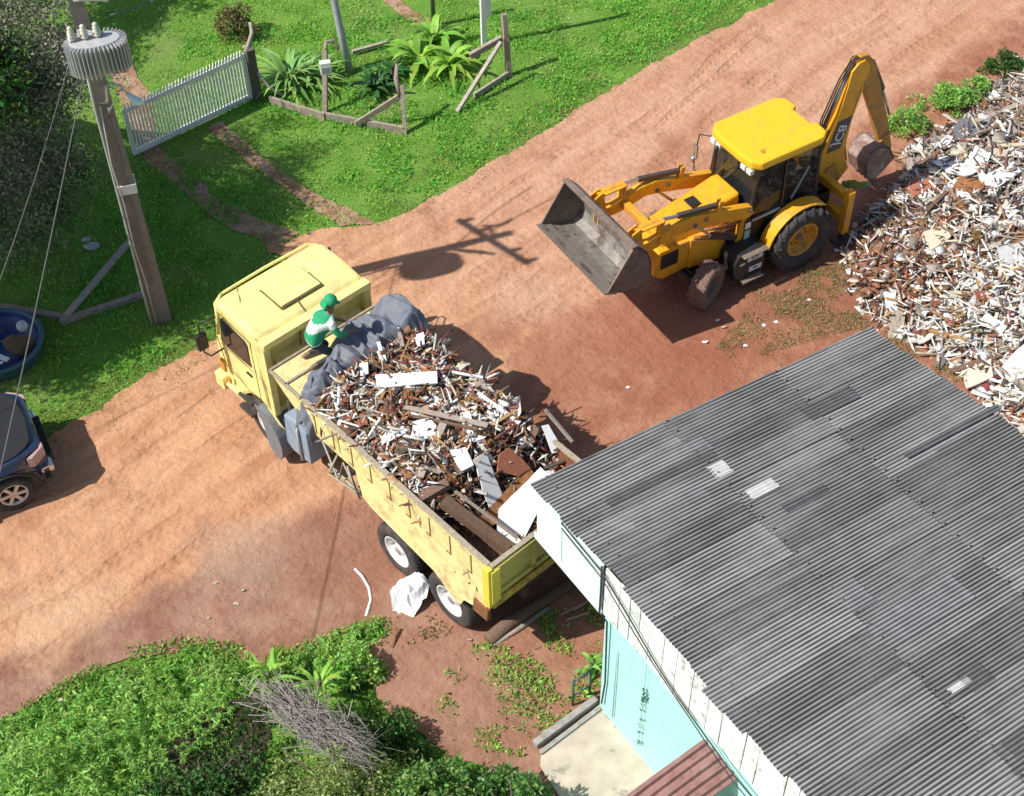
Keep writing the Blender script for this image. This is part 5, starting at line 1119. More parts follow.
m.poly([(1.10, -.6, 1.5), (1.10, .6, 1.5), (.98, .59, 2.62), (.98, -.59, 2.62)], .006, (1, 0, .1)); m.poly([(-.55, -.6, 1.48), (-.55, .6, 1.48), (-.48, .59, 2.6), (-.48, -.59, 2.6)], .006, (-1, 0, 0))
m.build('cab_glass', M_glass, dig)
m = MB()
rp = [(1.18, -.60), (1.22, -.3), (1.22, .3), (1.18, .60), (1.02, .74), (-.42, .74), (-.60, .62), (-.62, .3), (-.50, .26), (-.50, -.26), (-.62, -.3), (-.60, -.62), (-.42, -.74), (1.02, -.74)]
m.prism(rp, 2.68, 2.86, .05, axis='z'); rfj = m.build('cab_roof', M_jr, dig)
m = MB(); m.b2(.78, .86, .42, .50, 2.86, 2.875, .005); m.b2(.74, .78, .40, .44, 2.86, 2.87); m.build('roof_mark', M_jo, rfj)
for y in (-.55, -.38, .38, .55): m = MB(); m.b2(1.10, 1.20, y-.07, y+.07, 2.55, 2.66, .015); m.build('work_lamp', mat('lamp_lens', (.6, .65, .62), .15), dig)
m = MB(); m.b2(1.05, 1.075, -.30, .30, 2.53, 2.64); sgn = m.build('name_strip', M_sticker, dig)
text('lettering', 'JCB', .09, M_jb, sgn, (1.08, 0, 2.585), (0, 1, 0), (0, 0, 1), bold=.003)
# inside
m = MB(); m.b2(-.15, .32, -.24, .24, 1.22, 1.36, .05); m.prism([(-.28, 1.3), (-.18, 1.3), (-.24, 1.95), (-.36, 1.95)], -.23, .23, .03); m.b2(-.05, .2, -.15, .15, .93, 1.22); m.build('seat', mat('seat_cloth', (.09, .09, .095), .9, var=.2), dig)
m = MB(); m.b2(.78, .98, -.2, .2, .93, 1.55, .04); m.tube([(.80, 0, 1.5), (.70, 0, 1.68)], .03); m.tube([(.70+.10*math.cos(a)*.6, .19*math.sin(a), 1.70+.19*math.cos(a)*.75) for a in [2*math.pi*i/20 for i in range(21)]], .016, 6); m.build('steering_column', M_jb, dig)
m = MB()
for y in (-.32, -.38, .33): m.tube([(.35, y, .93), (.38, y, 1.5)], .014, 5); m.ball((.38, y, 1.52), .03, u=8, v=6)
m.build('control_levers', M_jb, dig)
m = MB(); m.bar((.1, .655, 1.55), (-.25, .655, 2.2), .05, .02); m.b2(.36, 1.04, .66, .69, 1.42, 1.46); m.b2(-.2, .2, .67, .7, 1.34, 1.44, .01); m.build('grab_handle', mat('handle_grey', (.35, .36, .36), .5), dig)
for k, (z0, z1) in enumerate([(1.28, 1.42), (1.02, 1.22)]):
    m = MB(); m.b2(1.06, 1.185, .66, .675, z0, z1); st = m.build('pillar_sticker', M_sticker if k == 0 else mat('sticker_teal', (.35, .52, .50), .5), dig)
# mirrors on the far and near side
for s_ in (-1,):
    m = MB(); m.tube([(1.05, s_*.62, 2.6), (1.18, s_*.95, 2.5), (1.20, s_*1.02, 2.0), (1.2, s_*1.0, 1.62), (1.1, s_*.7, 1.55)], .014, 6); a_ = m.build('mirror_arm', M_jb, dig)
    m = MB(); m.b2(1.17, 1.21, s_*1.02-.07, s_*1.02+.07, 1.9, 2.22, .015); m.ball((1.22, s_*1.05, 1.85), .07, (.7, 1, 1)); m.build('mirror', M_rod, a_)
# rear fenders
for s_ in (1, -1):
    m = MB(); o_ = [(.86*math.cos(R_(a)), .74+.86*math.sin(R_(a))) for a in range(10, 132, 11)]; i_ = [(.82*math.cos(R_(a)), .74+.82*math.sin(R_(a))) for a in range(120, 9, -11)]
    o_ = [(x*.98, z-.06) for x, z in o_]; i_ = [(x*.98, z-.06) for x, z in i_]
    m.prism(o_+i_, s_*.72, s_*1.02, .012); m.build('rear_fender', M_jy, dig)
# step and tool box
m = MB(); m.prism([(.86, .42), (.86, .95), (1.05, 1.02), (1.52, .98), (1.62, .8), (1.60, .40), (1.5, .34), (.95, .34)], .48, 1.0, .035); sb = m.build('step_box', M_jb, dig)
m = MB(); m.prism([(.86, .42), (.86, .95), (1.52, .95), (1.60, .40)], -1.0, -.48, .035); m.build('fuel_tank', M_jb, dig)
for (x0_, x1_, z0, z1) in [(.95, 1.32, .74, .88), (.95, 1.25, .46, .58), (1.38, 1.5, .72, .77)]:
    m = MB(); m.b2(x0_, x1_, 1.0, 1.008, z0, z1); m.build('step_sticker', M_sticker, sb)
for (xx, zz, a) in [(1.135, .81, 'JCB'), (1.1, .52, '000')]:
    text('sticker_mark', a if a == 'JCB' else '≡≡', .1, M_jb, sb, (xx, 1.0095, zz), (-1, 0, 0), (0, 0, 1), ext=.001, bold=.002)
m = MB(); m.b2(.9, 1.5, 1.0, 1.12, .98, 1.0, .004); m.build('step_tread', M_steel_d, sb); m = MB(); m.b2(.95, 1.45, .98, 1.12, .30, .34, .004); m.build('step_tread', M_steel_d, sb)
# loader arms
for s_ in (1, -1):
    y = s_*.60
    ap = [(1.02, 1.62), (1.08, 1.80), (1.25, 1.86), (2.1, 2.10), (2.5, 2.22), (2.85, 2.22), (3.35, 2.10), (3.68, 2.06), (3.80, 1.96), (3.76, 1.84), (3.3, 1.84), (2.72, 1.96), (2.4, 1.90), (1.5, 1.62), (1.15, 1.56)]
    m = MB(); m.prism(ap, y-.075, y+.075, .018); arm = m.build('loader_arm', M_jy, dig)
    for (x, z) in [(1.12, 1.72), (2.45, 1.98), (3.68, 1.95), (2.2, 2.02)]: m = MB(); m.lathe([(0, -.1), (.045, -.1), (.045, .1), (0, .1)], 14, Matrix.Translation((x, y, z)) @ Matrix.Rotation(math.pi/2, 4, 'X')); m.build('pivot_pin', M_steel_d, arm)
    m = MB(); m.bar((1.35, y-.02*s_, 1.12), (1.95, y-.02*s_, 1.42), .11, .11); a_ = m.build('lift_ram', M_ram, dig); m = MB(); m.bar((1.95, y-.02*s_, 1.42), (2.45, y-.02*s_, 1.96), .055, .055); m.build('ram_rod', M_rod, a_)
    # tilt ram above the arm with its linkage
    m = MB(); m.bar((1.86, y, 2.16), (2.85, y+.02*s_, 2.36), .085, .085); a_ = m.build('tilt_ram', M_ram, dig); m = MB(); m.bar((2.85, y+.02*s_, 2.36), (3.2, y, 2.42), .05, .05); m.build('ram_rod', M_rod, a_)
    for dy in (-.05, .05):
        m = MB(); m.bar((1.90, y+dy, 2.0), (1.84, y+dy, 2.26), .03, .10); m.build('tilt_link', M_jy, dig)
        m = MB(); m.bar((3.28, y+dy, 1.95), (3.20, y+dy, 2.46), .03, .10, up=(0, 1, 0)); m.bar((3.2, y+dy, 2.42), (3.78, y+dy, 2.42), .03, .09, up=(0, 1, 0)); m.build('tilt_link', M_jy, dig)
m = MB(); m.bar((3.22, -.6, 2.02), (3.22, .6, 2.02), .14, .14, bev=.02); m.build('arm_crosstube', M_jy, dig)
for s_ in (1, -1): m = MB(); m.bar((1.25, s_*.58, .95), (1.12, s_*.58, 1.75), .10, .2); m.build('loader_tower', M_jy, dig)
m = MB()
for s_ in (1,):
    for k in range(3): m.tube([(1.2, s_*.5, 1.3-.06*k), (1.7, s_*.53, 1.32-.07*k), (2.3, s_*.5, 1.5-.05*k)], .016, 6)
m.tube([(1.2, .56, 1.44), (1.65, .56, 1.48), (2.1, .54, 1.60)], .035, 8)
m.build('hydraulic_hose', mat('hose_orange', (.28, .11, .05), .6), dig)
# front bucket
t = .028; HWb = 1.12
outp = [(4.72, 1.77), (4.30, 1.58), (4.00, 1.52), (3.82, 1.60), (3.76, 1.80), (3.78, 2.10), (3.88, 2.36), (4.02, 2.52), (4.18, 2.60)]
inn = [(4.74, 1.80), (4.30, 1.615), (4.02, 1.555), (3.86, 1.625), (3.80, 1.80), (3.82, 2.09), (3.91, 2.33), (4.04, 2.48), (4.19, 2.56)]
m = MB()
for i in range(len(outp)-1): 
    m.prism([outp[i], outp[i+1], inn[i+1], inn[i]], -HWb, HWb)
bmesh.ops.remove_doubles(m.bm, verts=m.bm.verts, dist=.0005)
bk = m.build('bucket', M_steel, dig)
for s_ in (1, -1):
    m = MB(); m.prism(outp, s_*HWb, s_*(HWb-.03)) if s_ < 0 else m.prism(outp, HWb-.03, HWb); m.build('bucket_side', M_steel_d, bk)
m = MB(); m.prism([(4.80, 1.80), (4.80, 1.775), (4.52, 1.655), (4.51, 1.72)], -HWb-.01, HWb+.01); m.build('cutting_edge', mat('edge_steel', (.30, .24, .20), .5, metal=.4, var=.2, nscale=6), bk)
m = MB(); m.b2(4.10, 4.22, -HWb-.005, HWb+.005, 2.575, 2.62, .006); m.build('bucket_lip', M_steel_d, bk)
m = MB()
for y in (-.67, -.53, .53, .67): m.prism([(3.82, 1.7), (3.60, 1.82), (3.62, 2.0), (3.72, 2.5), (3.9, 2.42), (3.8, 2.1)], y-.015, y+.015)
m.build('bucket_lug', M_jy, bk)
# backhoe end
m = MB()
for s_ in (1, -1):
    m.b2(-1.28, -1.12, s_*.95-.08, s_*.95+.08, .30, 1.35, .012)
m.b2(-1.30, -1.14, -1.0, 1.0, 1.05, 1.22, .01); m.b2(-1.30, -1.14, -1.0, 1.0, .55, .7, .01); m.build('rear_frame', M_jy, dig)
for s_ in (1, -1):
    m = MB(); m.b2(-1.24, -1.16, s_*.95-.05, s_*.95+.05, .06, .4); m.b2(-1.34, -1.04, s_*.95-.14, s_*.95+.14, .03, .08, .008); m.build('stabiliser_leg', M_ram, dig)
m = MB(); m.prism([(-1.28, .55), (-1.58, .62), (-1.66, 1.0), (-1.5, 1.35), (-1.28, 1.3)], -.16, .16, .015); m.build('kingpost', M_jo, dig)
bp = [(-1.30, .66), (-1.62, .70), (-1.92, 1.06), (-1.80, 1.30), (-1.68, 1.7), (-1.68, 2.3), (-1.82, 3.0), (-1.98, 3.34), (-1.95, 3.56), (-1.82, 3.68), (-1.66, 3.66), (-1.52, 3.52), (-1.49, 3.2), (-1.36, 2.5), (-1.12, 1.85), (-1.02, 1.5), (-1.12, 1.0)]
m = MB(); m.prism([(x, z) for x, z in bp], .075, .115, .006); m.prism(bp, -.115, -.075, .006); m.prism([(-1.14, 1.1), (-1.04, 1.5), (-1.42, 2.5), (-1.62, 3.3), (-1.70, 3.3), (-1.5, 2.5), (-1.2, 1.5)], -.075, .075); m.prism([(-1.9, 1.2), (-1.76, 1.7), (-1.80, 2.3), (-1.96, 3.0), (-1.90, 3.0), (-1.74, 2.3), (-1.70, 1.7)], -.075, .075)
bo = m.build('boom', M_jy, dig)
m = MB(); m.b2(-1.66, -1.30, .114, .118, 1.70, 2.42)
for v in m.bm.verts: v.co.x -= (v.co.z-2.06)*.24
m.build('boom_plate', mat('plate_dark', (.05, .05, .055), .4), bo)
text('lettering', 'JCB', .31, M_sticker, bo, (-1.49, .1185, 2.06), (-.24, 0, 1), (-1, 0, -.24), bold=.004)
m = MB(); m.tube([(-1.05, 0, 1.35), (-1.12, 0, 2.35)], .075, 12); a_ = m.build('boom_ram', M_ram, bo); m = MB(); m.tube([(-1.12, 0, 2.3), (-1.55, 0, 3.4)], .035, 10); m.build('ram_rod', M_rod, a_)
m = MB()
for dy in (-.05, .0, .05): m.tube([(-.98, dy, 1.5), (-1.08, dy, 2.5), (-1.36, dy, 3.3), (-1.62, dy, 3.74), (-1.85, dy, 3.7)], .016, 6)
m.build('hose_bundle', M_jb, bo)
dp = [(-1.72, 3.76), (-1.92, 3.74), (-2.14, 3.5), (-2.40, 2.9), (-2.82, 1.9), (-3.12, 1.06), (-3.14, .86), (-3.00, .82), (-2.88, .98), (-2.52, 1.8), (-2.14, 2.6), (-1.90, 3.2), (-1.76, 3.4)]
m = MB(); m.prism(dp, -.07, .07, .012); di = m.build('dipper', M_jo, dig)
m = MB(); m.tube([(-2.12, 0, 3.48), (-2.56, 0, 2.68)], .055, 10); a_ = m.build('bucket_ram', M_ram, di)
m = MB(); m.tube([(-2.56, 0, 2.68), (-2.92, 0, 1.9)], .028, 8); m.build('ram_rod', M_rod, a_)
m = MB(); m.bar((-2.98, .09, 1.5), (-2.68, .09, 1.3), .03, .08); m.bar((-2.98, -.09, 1.5), (-2.68, -.09, 1.3), .03, .08); m.build('bucket_link', M_jo, di)
qp = [(-3.06, .92), (-2.84, 1.28), (-2.56, 1.44), (-2.32, 1.36), (-2.22, 1.10), (-2.34, .72), (-2.56, .50)]; qi = [(-3.02, .90), (-2.82, 1.23), (-2.56, 1.39), (-2.36, 1.32), (-2.27, 1.09), (-2.38, .74), (-2.58, .54)]
m = MB()
for i in range(len(qp)-1): m.prism([qp[i], qp[i+1], qi[i+1], qi[i]], -.27, .27)
m.prism(qp, .25, .27); m.prism(qp, -.27, -.25)
rb_ = m.build('rear_bucket', mat('rear_bucket_steel', (.22, .13, .10), .75, var=.2, nscale=6, dirt=(.35, .27, .24), dscale=3, dth=(.5, .6)), dig)
for k in range(5):
    m = MB(); y = -.24+.12*k; m.bar((-2.54, y, .56), (-2.64, y, .40), .03, .06); m.build('bucket_tooth', M_steel_d, rb_)
ct = (JO+Matrix.Rotation(JA, 3, 'Z') @ Vector((-1.75, .55, .75)))
m = MB()
gv = [[None]*7 for _ in range(7)]
for a in range(7):
    for b_ in range(7):
        p = ct+Vector(((a-3)*.09, (b_-3)*.05, .10*math.sin(a*.9+b_*.6)-.05*b_+.4)); gv[a][b_] = m.bm.verts.new(p)
for a in range(6):
    for b_ in range(6): m.bm.faces.new((gv[a][b_], gv[a+1][b_], gv[a+1][b_+1], gv[a][b_+1]))
gc_ = m.build('green_cloth', mat('green_rag', (.20, .34, .10), .8, var=.1)); tag(gc_, 'light green rag hanging at the rear of the digger below its arm', 'cloth')
# ================================================================ WORKER
def skin_body(name, joints, edges, root, mats, classify, sub=3):
    me = bpy.data.meshes.new(name); me.from_pydata([j[:3] for j in joints], edges, []); o = bpy.data.objects.new(name, me); C.objects.link(o)
    sk = o.modifiers.new('s', 'SKIN'); sk.use_smooth_shade = True
    for i, j in enumerate(joints):
        v = me.skin_vertices[0].data[i]; r = j[3]; v.radius = (r, j[4] if len(j) > 4 else r); v.use_root = (i == root)
    ss = o.modifiers.new('u', 'SUBSURF'); ss.levels = sub; ss.render_levels = sub
    dg = bpy.context.evaluated_depsgraph_get(); me2 = bpy.data.meshes.new_from_object(o.evaluated_get(dg)); bpy.data.objects.remove(o)
    me2.materials.clear()
    for m_ in mats: me2.materials.append(m_)
    for p in me2.polygons: p.material_index = classify(p.center); p.use_smooth = True
    return me2
wl0 = Matrix.Translation(TW(4.02, .42, 2.50)) @ Matrix.Rotation(TRa-math.pi/2-.2, 4, 'Z') @ Matrix.Scale(1.0, 4)   # x = where the worker faces
J = {}
jl = []; el = []
def jn(n_, x, y, z, r, r2=None, par=None):
    jl.append((x, y, z, r, r2 or r)); J[n_] = len(jl)-1
    if par: el.append((J[par], J[n_]))
jn('pelvis', -.12, 0, .46, .16, .19); jn('waist', -.05, 0, .60, .155, .18, 'pelvis'); jn('chest', .08, 0, .75, .16, .20, 'waist'); jn('upper', .20, 0, .84, .12, .18, 'chest'); jn('neck', .27, 0, .94, .06, .055, 'upper'); jn('headb', .30, 0, 1.02, .07, .065, 'neck'); jn('headt', .33, 0, 1.17, .095, .08, 'headb')
for s_, nm in ((1, 'l'), (-1, 'r')):
    jn('hip'+nm, -.08, s_*.09, .42, .095, None, 'pelvis'); jn('knee'+nm, .22, s_*.15, .11, .062, None, 'hip'+nm); jn('ankle'+nm, -.16, s_*.15, .07, .042, None, 'knee'+nm); jn('heel'+nm, -.21, s_*.15, .06, .042, None, 'ankle'+nm); jn('toe'+nm, -.27, s_*.15, -.0+.03, .03, None, 'heel'+nm)
    jn('sh'+nm, .20, s_*.19, .83, .08, None, 'upper'); jn('elb'+nm, .30, s_*.27, .60, .055, None, 'sh'+nm); jn('wr'+nm, .47, s_*.17, .52, .028, None, 'elb'+nm); jn('palm'+nm, .54, s_*.15, .49, .034, .02, 'wr'+nm)
    for k in range(4):
        jn('f%d%s' % (k, nm), .60, s_*(.15+(k-1.5)*.022), .475, .0095, None, 'palm'+nm); jn('g%d%s' % (k, nm), .635-abs(k-1.3)*.006, s_*(.15+(k-1.5)*.025), .448, .008, None, 'f%d%s' % (k, nm))
    jn('t'+nm, .56, s_*.11, .475, .010, None, 'palm'+nm); jn('u'+nm, .59, s_*.095, .455, .009, None, 't'+nm)
M_skin = mat('skin', (.24, .12, .075), .6); M_shg = mat('shirt_green', (.015, .30, .13), .8, var=.12, nscale=8); M_shw = mat('shirt_white', (.68, .74, .71), .8, var=.06); M_trs = mat('trousers', (.05, .05, .06), .85, var=.2, nscale=9); M_boot = mat('boot_brown', (.22, .16, .11), .8)
def cls(c):
    x, y, z = c
    if z > .955 and x > .22: return 0
    if x > .44 and z < .6: return 0
    if x < -.13 and z < .14: return 4
    if z < .46 and x < .4: return 3
    if abs(y) < .28 and z > .55:
        h_ = z-.25*(x-.05)
        if .755 < h_ < .89 and x < .30: return 2
    return 1 if z > .50 else 2 if z > .47 else 3
me = skin_body('person', jl, el, 0, [M_skin, M_shg, M_shw, M_trs, M_boot], cls)
wk = bpy.data.objects.new('person', me); C.objects.link(wk); wk.matrix_world = wl0
tag(wk, 'kneeling person in green shirt with white shoulders bent over the grey tarpaulin', 'person')
m = MB()
Mh = Matrix.Translation((.315, 0, 1.175)) @ Matrix.Rotation(.45, 4, 'Y')
m.lathe([(.103, -.035), (.112, .0), (.108, .04), (.085, .085), (.045, .108), (0, .115)], 24, Mh)
m.poly([Mh @ Vector(p) for p in [(.09, -.07, -.01), (.17, -.05, -.02), (.19, 0, -.02), (.17, .05, -.02), (.09, .07, -.01)]], .008, (0, 0, 1))
m.build('cap', M_shg, wk)
m = MB(); m.prism([(-.11, -.02), (-.12, -.12), (-.09, -.16), (-.05, -.15), (-.05, -.02)], -.085, .085, .015)
for v in m.bm.verts: v.co = Mh @ v.co
m.build('neck_flap', M_shg, wk)
m = MB()
for s_ in (1, -1): m.ball((.405, s_*.033, 1.145), .013, u=8, v=6)
m.build('eyes', mat('eye_dark', (.02, .015, .01), .3), wk)
m = MB(); m.ball((.425, 0, 1.115), .02, (1, .8, 1.3), 8, 6); m.ball((.405, 0, 1.075), .018, (.8, 1.7, .5), 8, 6); m.ball((.31, .085, 1.11), .025, (.8, .4, 1.2), 8, 6); m.ball((.31, -.085, 1.11), .025, (.8, .4, 1.2), 8, 6); m.build('face_features', M_skin, wk)
# ================================================================ PLANTS
M_lf = mat('leaf_fresh', (.25, .52, .09), .55, island=.45, trans=.4, spec=.35, col2=(.36, .54, .14), nscale=1.4)
M_lf2 = mat('leaf_bush', (.24, .36, .09), .6, island=.5, trans=.35, spec=.3, col2=(.34, .38, .14), nscale=2)
M_lfy = mat('leaf_bright', (.34, .58, .09), .5, island=.3, trans=.45, spec=.4)
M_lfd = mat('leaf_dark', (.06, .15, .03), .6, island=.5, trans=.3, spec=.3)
M_lfg = mat('leaf_grey', (.33, .31, .26), .8, island=.55, trans=.2, spec=.2, col2=(.12, .17, .07), nscale=1.0)
M_bark = mat('bark', (.13, .10, .08), .95, var=.3, nscale=10); M_twig = mat('dry_twig', (.27, .235, .215), .9, island=.3, var=.15)
# the tall weeds: a bank of leafy stems
weeds = px([(-80, 820), (-60, 738), (0, 722), (60, 704), (130, 678), (165, 672), (200, 668), (250, 664), (300, 648), (350, 632), (384, 622), (372, 655), (356, 664), (330, 668), (300, 672), (262, 676), (240, 704), (222, 738), (190, 762), (160, 800), (150, 850), (-80, 960)])
WD = np.array([[p.x, p.y] for p in weeds])
x, y = scatter(weeds, 105)
def dpoly(A, x, y): b_ = np.roll(A, -1, 0); d = b_-A; t = np.clip(((x-A[:, 0])*d[:, 0]+(y-A[:, 1])*d[:, 1])/(d**2).sum(1), 0, 1); return np.sqrt(((A+d*t[:, None]-[x, y])**2).sum(1)).min()
PP = []; DD = []; LL = []; WW = []
for a, b_ in zip(x, y):
    d = dpoly(WD, a, b_); hh = min(1.15, .16+.6*d)*(.78+.75*fbm(a*1.1, b_*1.1, 5))
    if hh < .1: continue
    lean = Vector((random.gauss(0, .15), random.gauss(0, .15), 1)).normalized()
    nl = int(10+22*hh)
    for k in range(nl):
        t = random.uniform(.35, 1)**.7; p = Vector((a, b_, 0))+lean*hh*t; an = random.uniform(0, 6.28)
        PP.append(p); DD.append((math.cos(an), math.sin(an), random.uniform(-.1, .7))); big_ = 1.9 if random.random() < .07 else 1; LL.append(random.uniform(.04, .12)*(1.25-.5*t)*big_); WW.append(random.uniform(.010, .030)*big_)
tag(leaves('tall_weeds', np.array(PP), np.array(DD), np.array(LL), np.array(WW), M_lf, droop=.3), kind='stuff')
weeds2 = px([(262, 676), (300, 664), (330, 662), (372, 650), (372, 690), (400, 722), (432, 745), (470, 768), (560, 800), (560, 880), (240, 880), (150, 815), (165, 778), (205, 748)])
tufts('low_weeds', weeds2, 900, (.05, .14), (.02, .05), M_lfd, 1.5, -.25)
tufts('verge_weeds', px([(-20, 742), (60, 692), (130, 655), (200, 645), (256, 656), (300, 648), (350, 632), (390, 618), (390, 640), (300, 664), (240, 690), (130, 690), (40, 722), (-20, 770)]), 700, (.07, .2), (.02, .045), M_lf, 1.6, -.2)
soil = region('hollow_shade_soil', px([(175, 735), (235, 700), (262, 690), (270, 740), (250, 800), (240, 880), (90, 880), (140, 790)]), mat('soil_shade_tone', (.035, .022, .016), .95, var=.3, nscale=6), z=.012, rel=.02, amp=.1, grid=.25); tag(soil, kind='structure')  # near-black soil colour carries the shade of the hollow
tufts('verge_weeds', px([(-20, 735), (60, 684), (130, 648), (200, 638), (256, 650), (300, 642), (350, 626), (390, 612), (390, 640), (300, 660), (250, 676), (130, 672), (40, 716), (-20, 760)]), 1500, (.05, .15), (.018, .04), M_lf, 2.2, -.1)
tufts('grass_clumps', px([(180, 40), (330, 20), (560, 10), (760, -20), (700, 30), (560, 112), (430, 195), (350, 190), (240, 130), (180, 100)]), 420, (.07, .17), (.02, .035), mat('clump_blade', (.19, .50, .07), .7, island=.4, trans=.35, spec=.2), 1.3, .02)
tufts('grass_clumps', px([(100, 340), (190, 300), (280, 200), (260, 180), (180, 150), (110, 200), (40, 380), (40, 430), (180, 350)]), 420, (.07, .16), (.02, .035), MATS['clump_blade'], 1.3, .02)
# long strap leaves poking out of the weeds at one place
def strap_plant(name, base, nleaf, L, wd, mt, label, cat='plant', rise=1.0, stem=True):
    V = []; F = []; t0 = thing(name, label, cat, base)
    for k in range(nleaf):
        an = 2*math.pi*k/nleaf*2.4+random.uniform(-.3, .3); el_ = random.uniform(.5, 1.35)*rise; l_ = L*random.uniform(.6, 1.1); w_ = wd*random.uniform(.7, 1.1); o0 = Vector((random.uniform(-.08, .08), random.uniform(-.08, .08), random.uniform(0, .1))); S = Vector((-math.sin(an), math.cos(an), 0)); b0 = len(V); ns = 7
        for i in range(ns+1):
            t = i/ns; r = l_*(t*math.cos(el_)+.28*t*t); z = l_*(t*math.sin(el_)-.55*t*t*t)
            c_ = o0+Vector((math.cos(an)*r, math.sin(an)*r, max(.01, z))); ww = w_*math.sin(math.pi*min(1, .12+.88*t))**.7*(1 if t < .98 else .1)
            V += [c_-S*ww/2+Vector((0, 0, .12*ww)), c_, c_+S*ww/2+Vector((0, 0, .12*ww))]
        for i in range(ns):
            q = b0+i*3; F += [(q, q+1, q+4, q+3), (q+1, q+2, q+5, q+4)]
    raw('foliage', V, F, mt, t0, smooth=True)
    m = MB(); m.tube([(0, 0, 0), (.01, 0, .22)], [.06, .03], 7); m.build('stem', M_bark, t0); return t0
strap_plant('strap_plant', un(290, 86, 0), 64, 1.25, .10, mat('strap_green', (.26, .44, .12), .5, island=.35, trans=.35), 'pale green strap-leaved plant between the white gate and the meter post')
strap_plant('strap_plant', un(312, 84, 0), 34, 1.05, .08, MATS['strap_green'], 'smaller strap-leaved plant behind the meter post')
for (u, v, n_, L_, lb) in [(418, 64, 34, 1.0, 'bright broad-leaved plant behind the forked post, the left clump'), (450, 70, 34, 1.0, 'bright broad-leaved plant behind the forked post, the right clump'), (434, 44, 26, .9, 'bright broad-leaved plant at the foot of the thin green post')]:
    strap_plant('broadleaf_plant', un(u, v, 0), n_, L_, .17, M_lfy, lb)
strap_plant('dark_plant', un(375, 92, 0), 34, .75, .10, mat('dark_strap', (.05, .15, .03), .5, island=.4, trans=.3), 'dark leafy plant behind the sloping grey rail')
strap_plant('dark_plant', un(392, 78, 0), 26, .7, .10, MATS['dark_strap'], 'dark leafy plant just left of the forked post')
for (u, v, L_, lb) in [(322, 700, .5, 'bright long-leaved weed sprouting beside the heap of dry twigs'), (272, 692, .6, 'bright long-leaved weed at the top of the weed bank')]:
    strap_plant('long_leaf_weed', un(u, v, 0)+Vector((0, 0, .35)), 16, L_, .07, M_lfy, lb)
strap_plant('small_weed', un(590, 672, 0), 18, .35, .09, M_lf, 'small bright weed at the foot of the mint wall corner')
def bush(name, base, rx, ry, h, nleaf, mt, label, cat='bush', lsz=(.05, .11), clumps=26, group=None, stems=7, bottom=.15, mi2=None):
    t0 = thing(name, label, cat, base, 0, group); PP = []; DD = []
    for _ in range(clumps):
        a = random.uniform(0, 6.28); r = math.sqrt(random.random()); zc = random.uniform(bottom, 1); k = math.sqrt(max(0, 1-(zc-.3)**2/.6)) if zc > .3 else 1
        c_ = Vector((math.cos(a)*rx*r*k, math.sin(a)*ry*r*k, h*zc*(1-.35*r*r))); s_ = random.uniform(.12, .25)*(rx+ry)/1.6
        q = rng.normal(size=(nleaf//clumps, 3)); q = q/np.linalg.norm(q, axis=1, keepdims=True)*rng.uniform(.45, 1.05, (len(q), 1))*s_
        q[:, 2] *= .75; PP.append(q+np.array(c_)); DD.append(q+rng.normal(0, s_*.5, q.shape)+[0, 0, s_*.35])
    P = np.vstack(PP); D = np.vstack(DD); P[:, 2] = np.maximum(P[:, 2], .03); n = len(P)
    leaves('foliage', P, D, rng.uniform(*lsz, n), rng.uniform(lsz[0]*.5, lsz[1]*.55, n), mt, t0, .2)
    m = MB()
    for k in range(stems):
        a = 6.28*k/stems+random.uniform(-.3, .3); r = random.uniform(.3, .8); m.tube([(0, 0, 0), (math.cos(a)*rx*r*.4, math.sin(a)*ry*r*.4, h*.4), (math.cos(a)*rx*r, math.sin(a)*ry*r, h*.8)], [.03, .02, .008], 6)
    m.build('stems', M_bark, t0); return t0
bush('olive_bush', un(238, 36, 0), .55, .5, .9, 1500, mat('leaf_olive', (.10, .12, .03), .6, island=.5, trans=.3, col2=(.22, .16, .05), nscale=3), 'small olive bush above the right end of the white gate', stems=5)
bush('twiggy_bush', un(345, 800, 0), 1.1, .95, 1.35, 7500, M_lf2, 'olive green bush under the heap of dry twigs', lsz=(.04, .085), clumps=60)
bush('garden_bush', un(430, 812, 0), .8, .7, 1.15, 4600, mat('leaf_mid', (.13, .28, .06), .5, island=.5, trans=.35, col2=(.22, .36, .09), nscale=2), 'mid green bush at the bottom edge right of the twig heap', lsz=(.05, .10), clumps=40)
bush('glossy_bush', un(515, 826, 0), .75, .6, 1.2, 4200, mat('leaf_glossy', (.09, .22, .05), .4, island=.5, trans=.3, col2=(.16, .30, .08), nscale=2), 'darker round-leaved bush at the bottom edge beside the patio', lsz=(.06, .11), clumps=34)
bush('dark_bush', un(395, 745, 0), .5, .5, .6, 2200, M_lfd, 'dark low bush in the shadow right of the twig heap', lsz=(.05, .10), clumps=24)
bush('bright_bush', un(352, 672, 0), .5, .4, .6, 2600, M_lf, 'bright low bush at the edge of the road above the twig heap', lsz=(.05, .11), clumps=26)
bush('heap_bush', un(905, 130, 0), .5, .45, .55, 2500, M_lf, 'bright green bush beside the folded digging arm', lsz=(.04, .09), clumps=26)
bush('heap_bush', un(945, 108, 0), .75, .5, .6, 3300, M_lf, 'bright green bush at the road edge above the heap, the middle one', lsz=(.04, .09), clumps=30)
bush('heap_bush', un(1003, 72, 0), .5, .4, .5, 2000, M_lfd, 'darker green bush at the right picture edge above the heap', lsz=(.04, .09), clumps=22)
bush('heap_bush', un(975, 96, 0), .5, .4, .45, 1800, M_lf, 'small green bush between the two larger ones above the heap', lsz=(.04, .09), clumps=20)
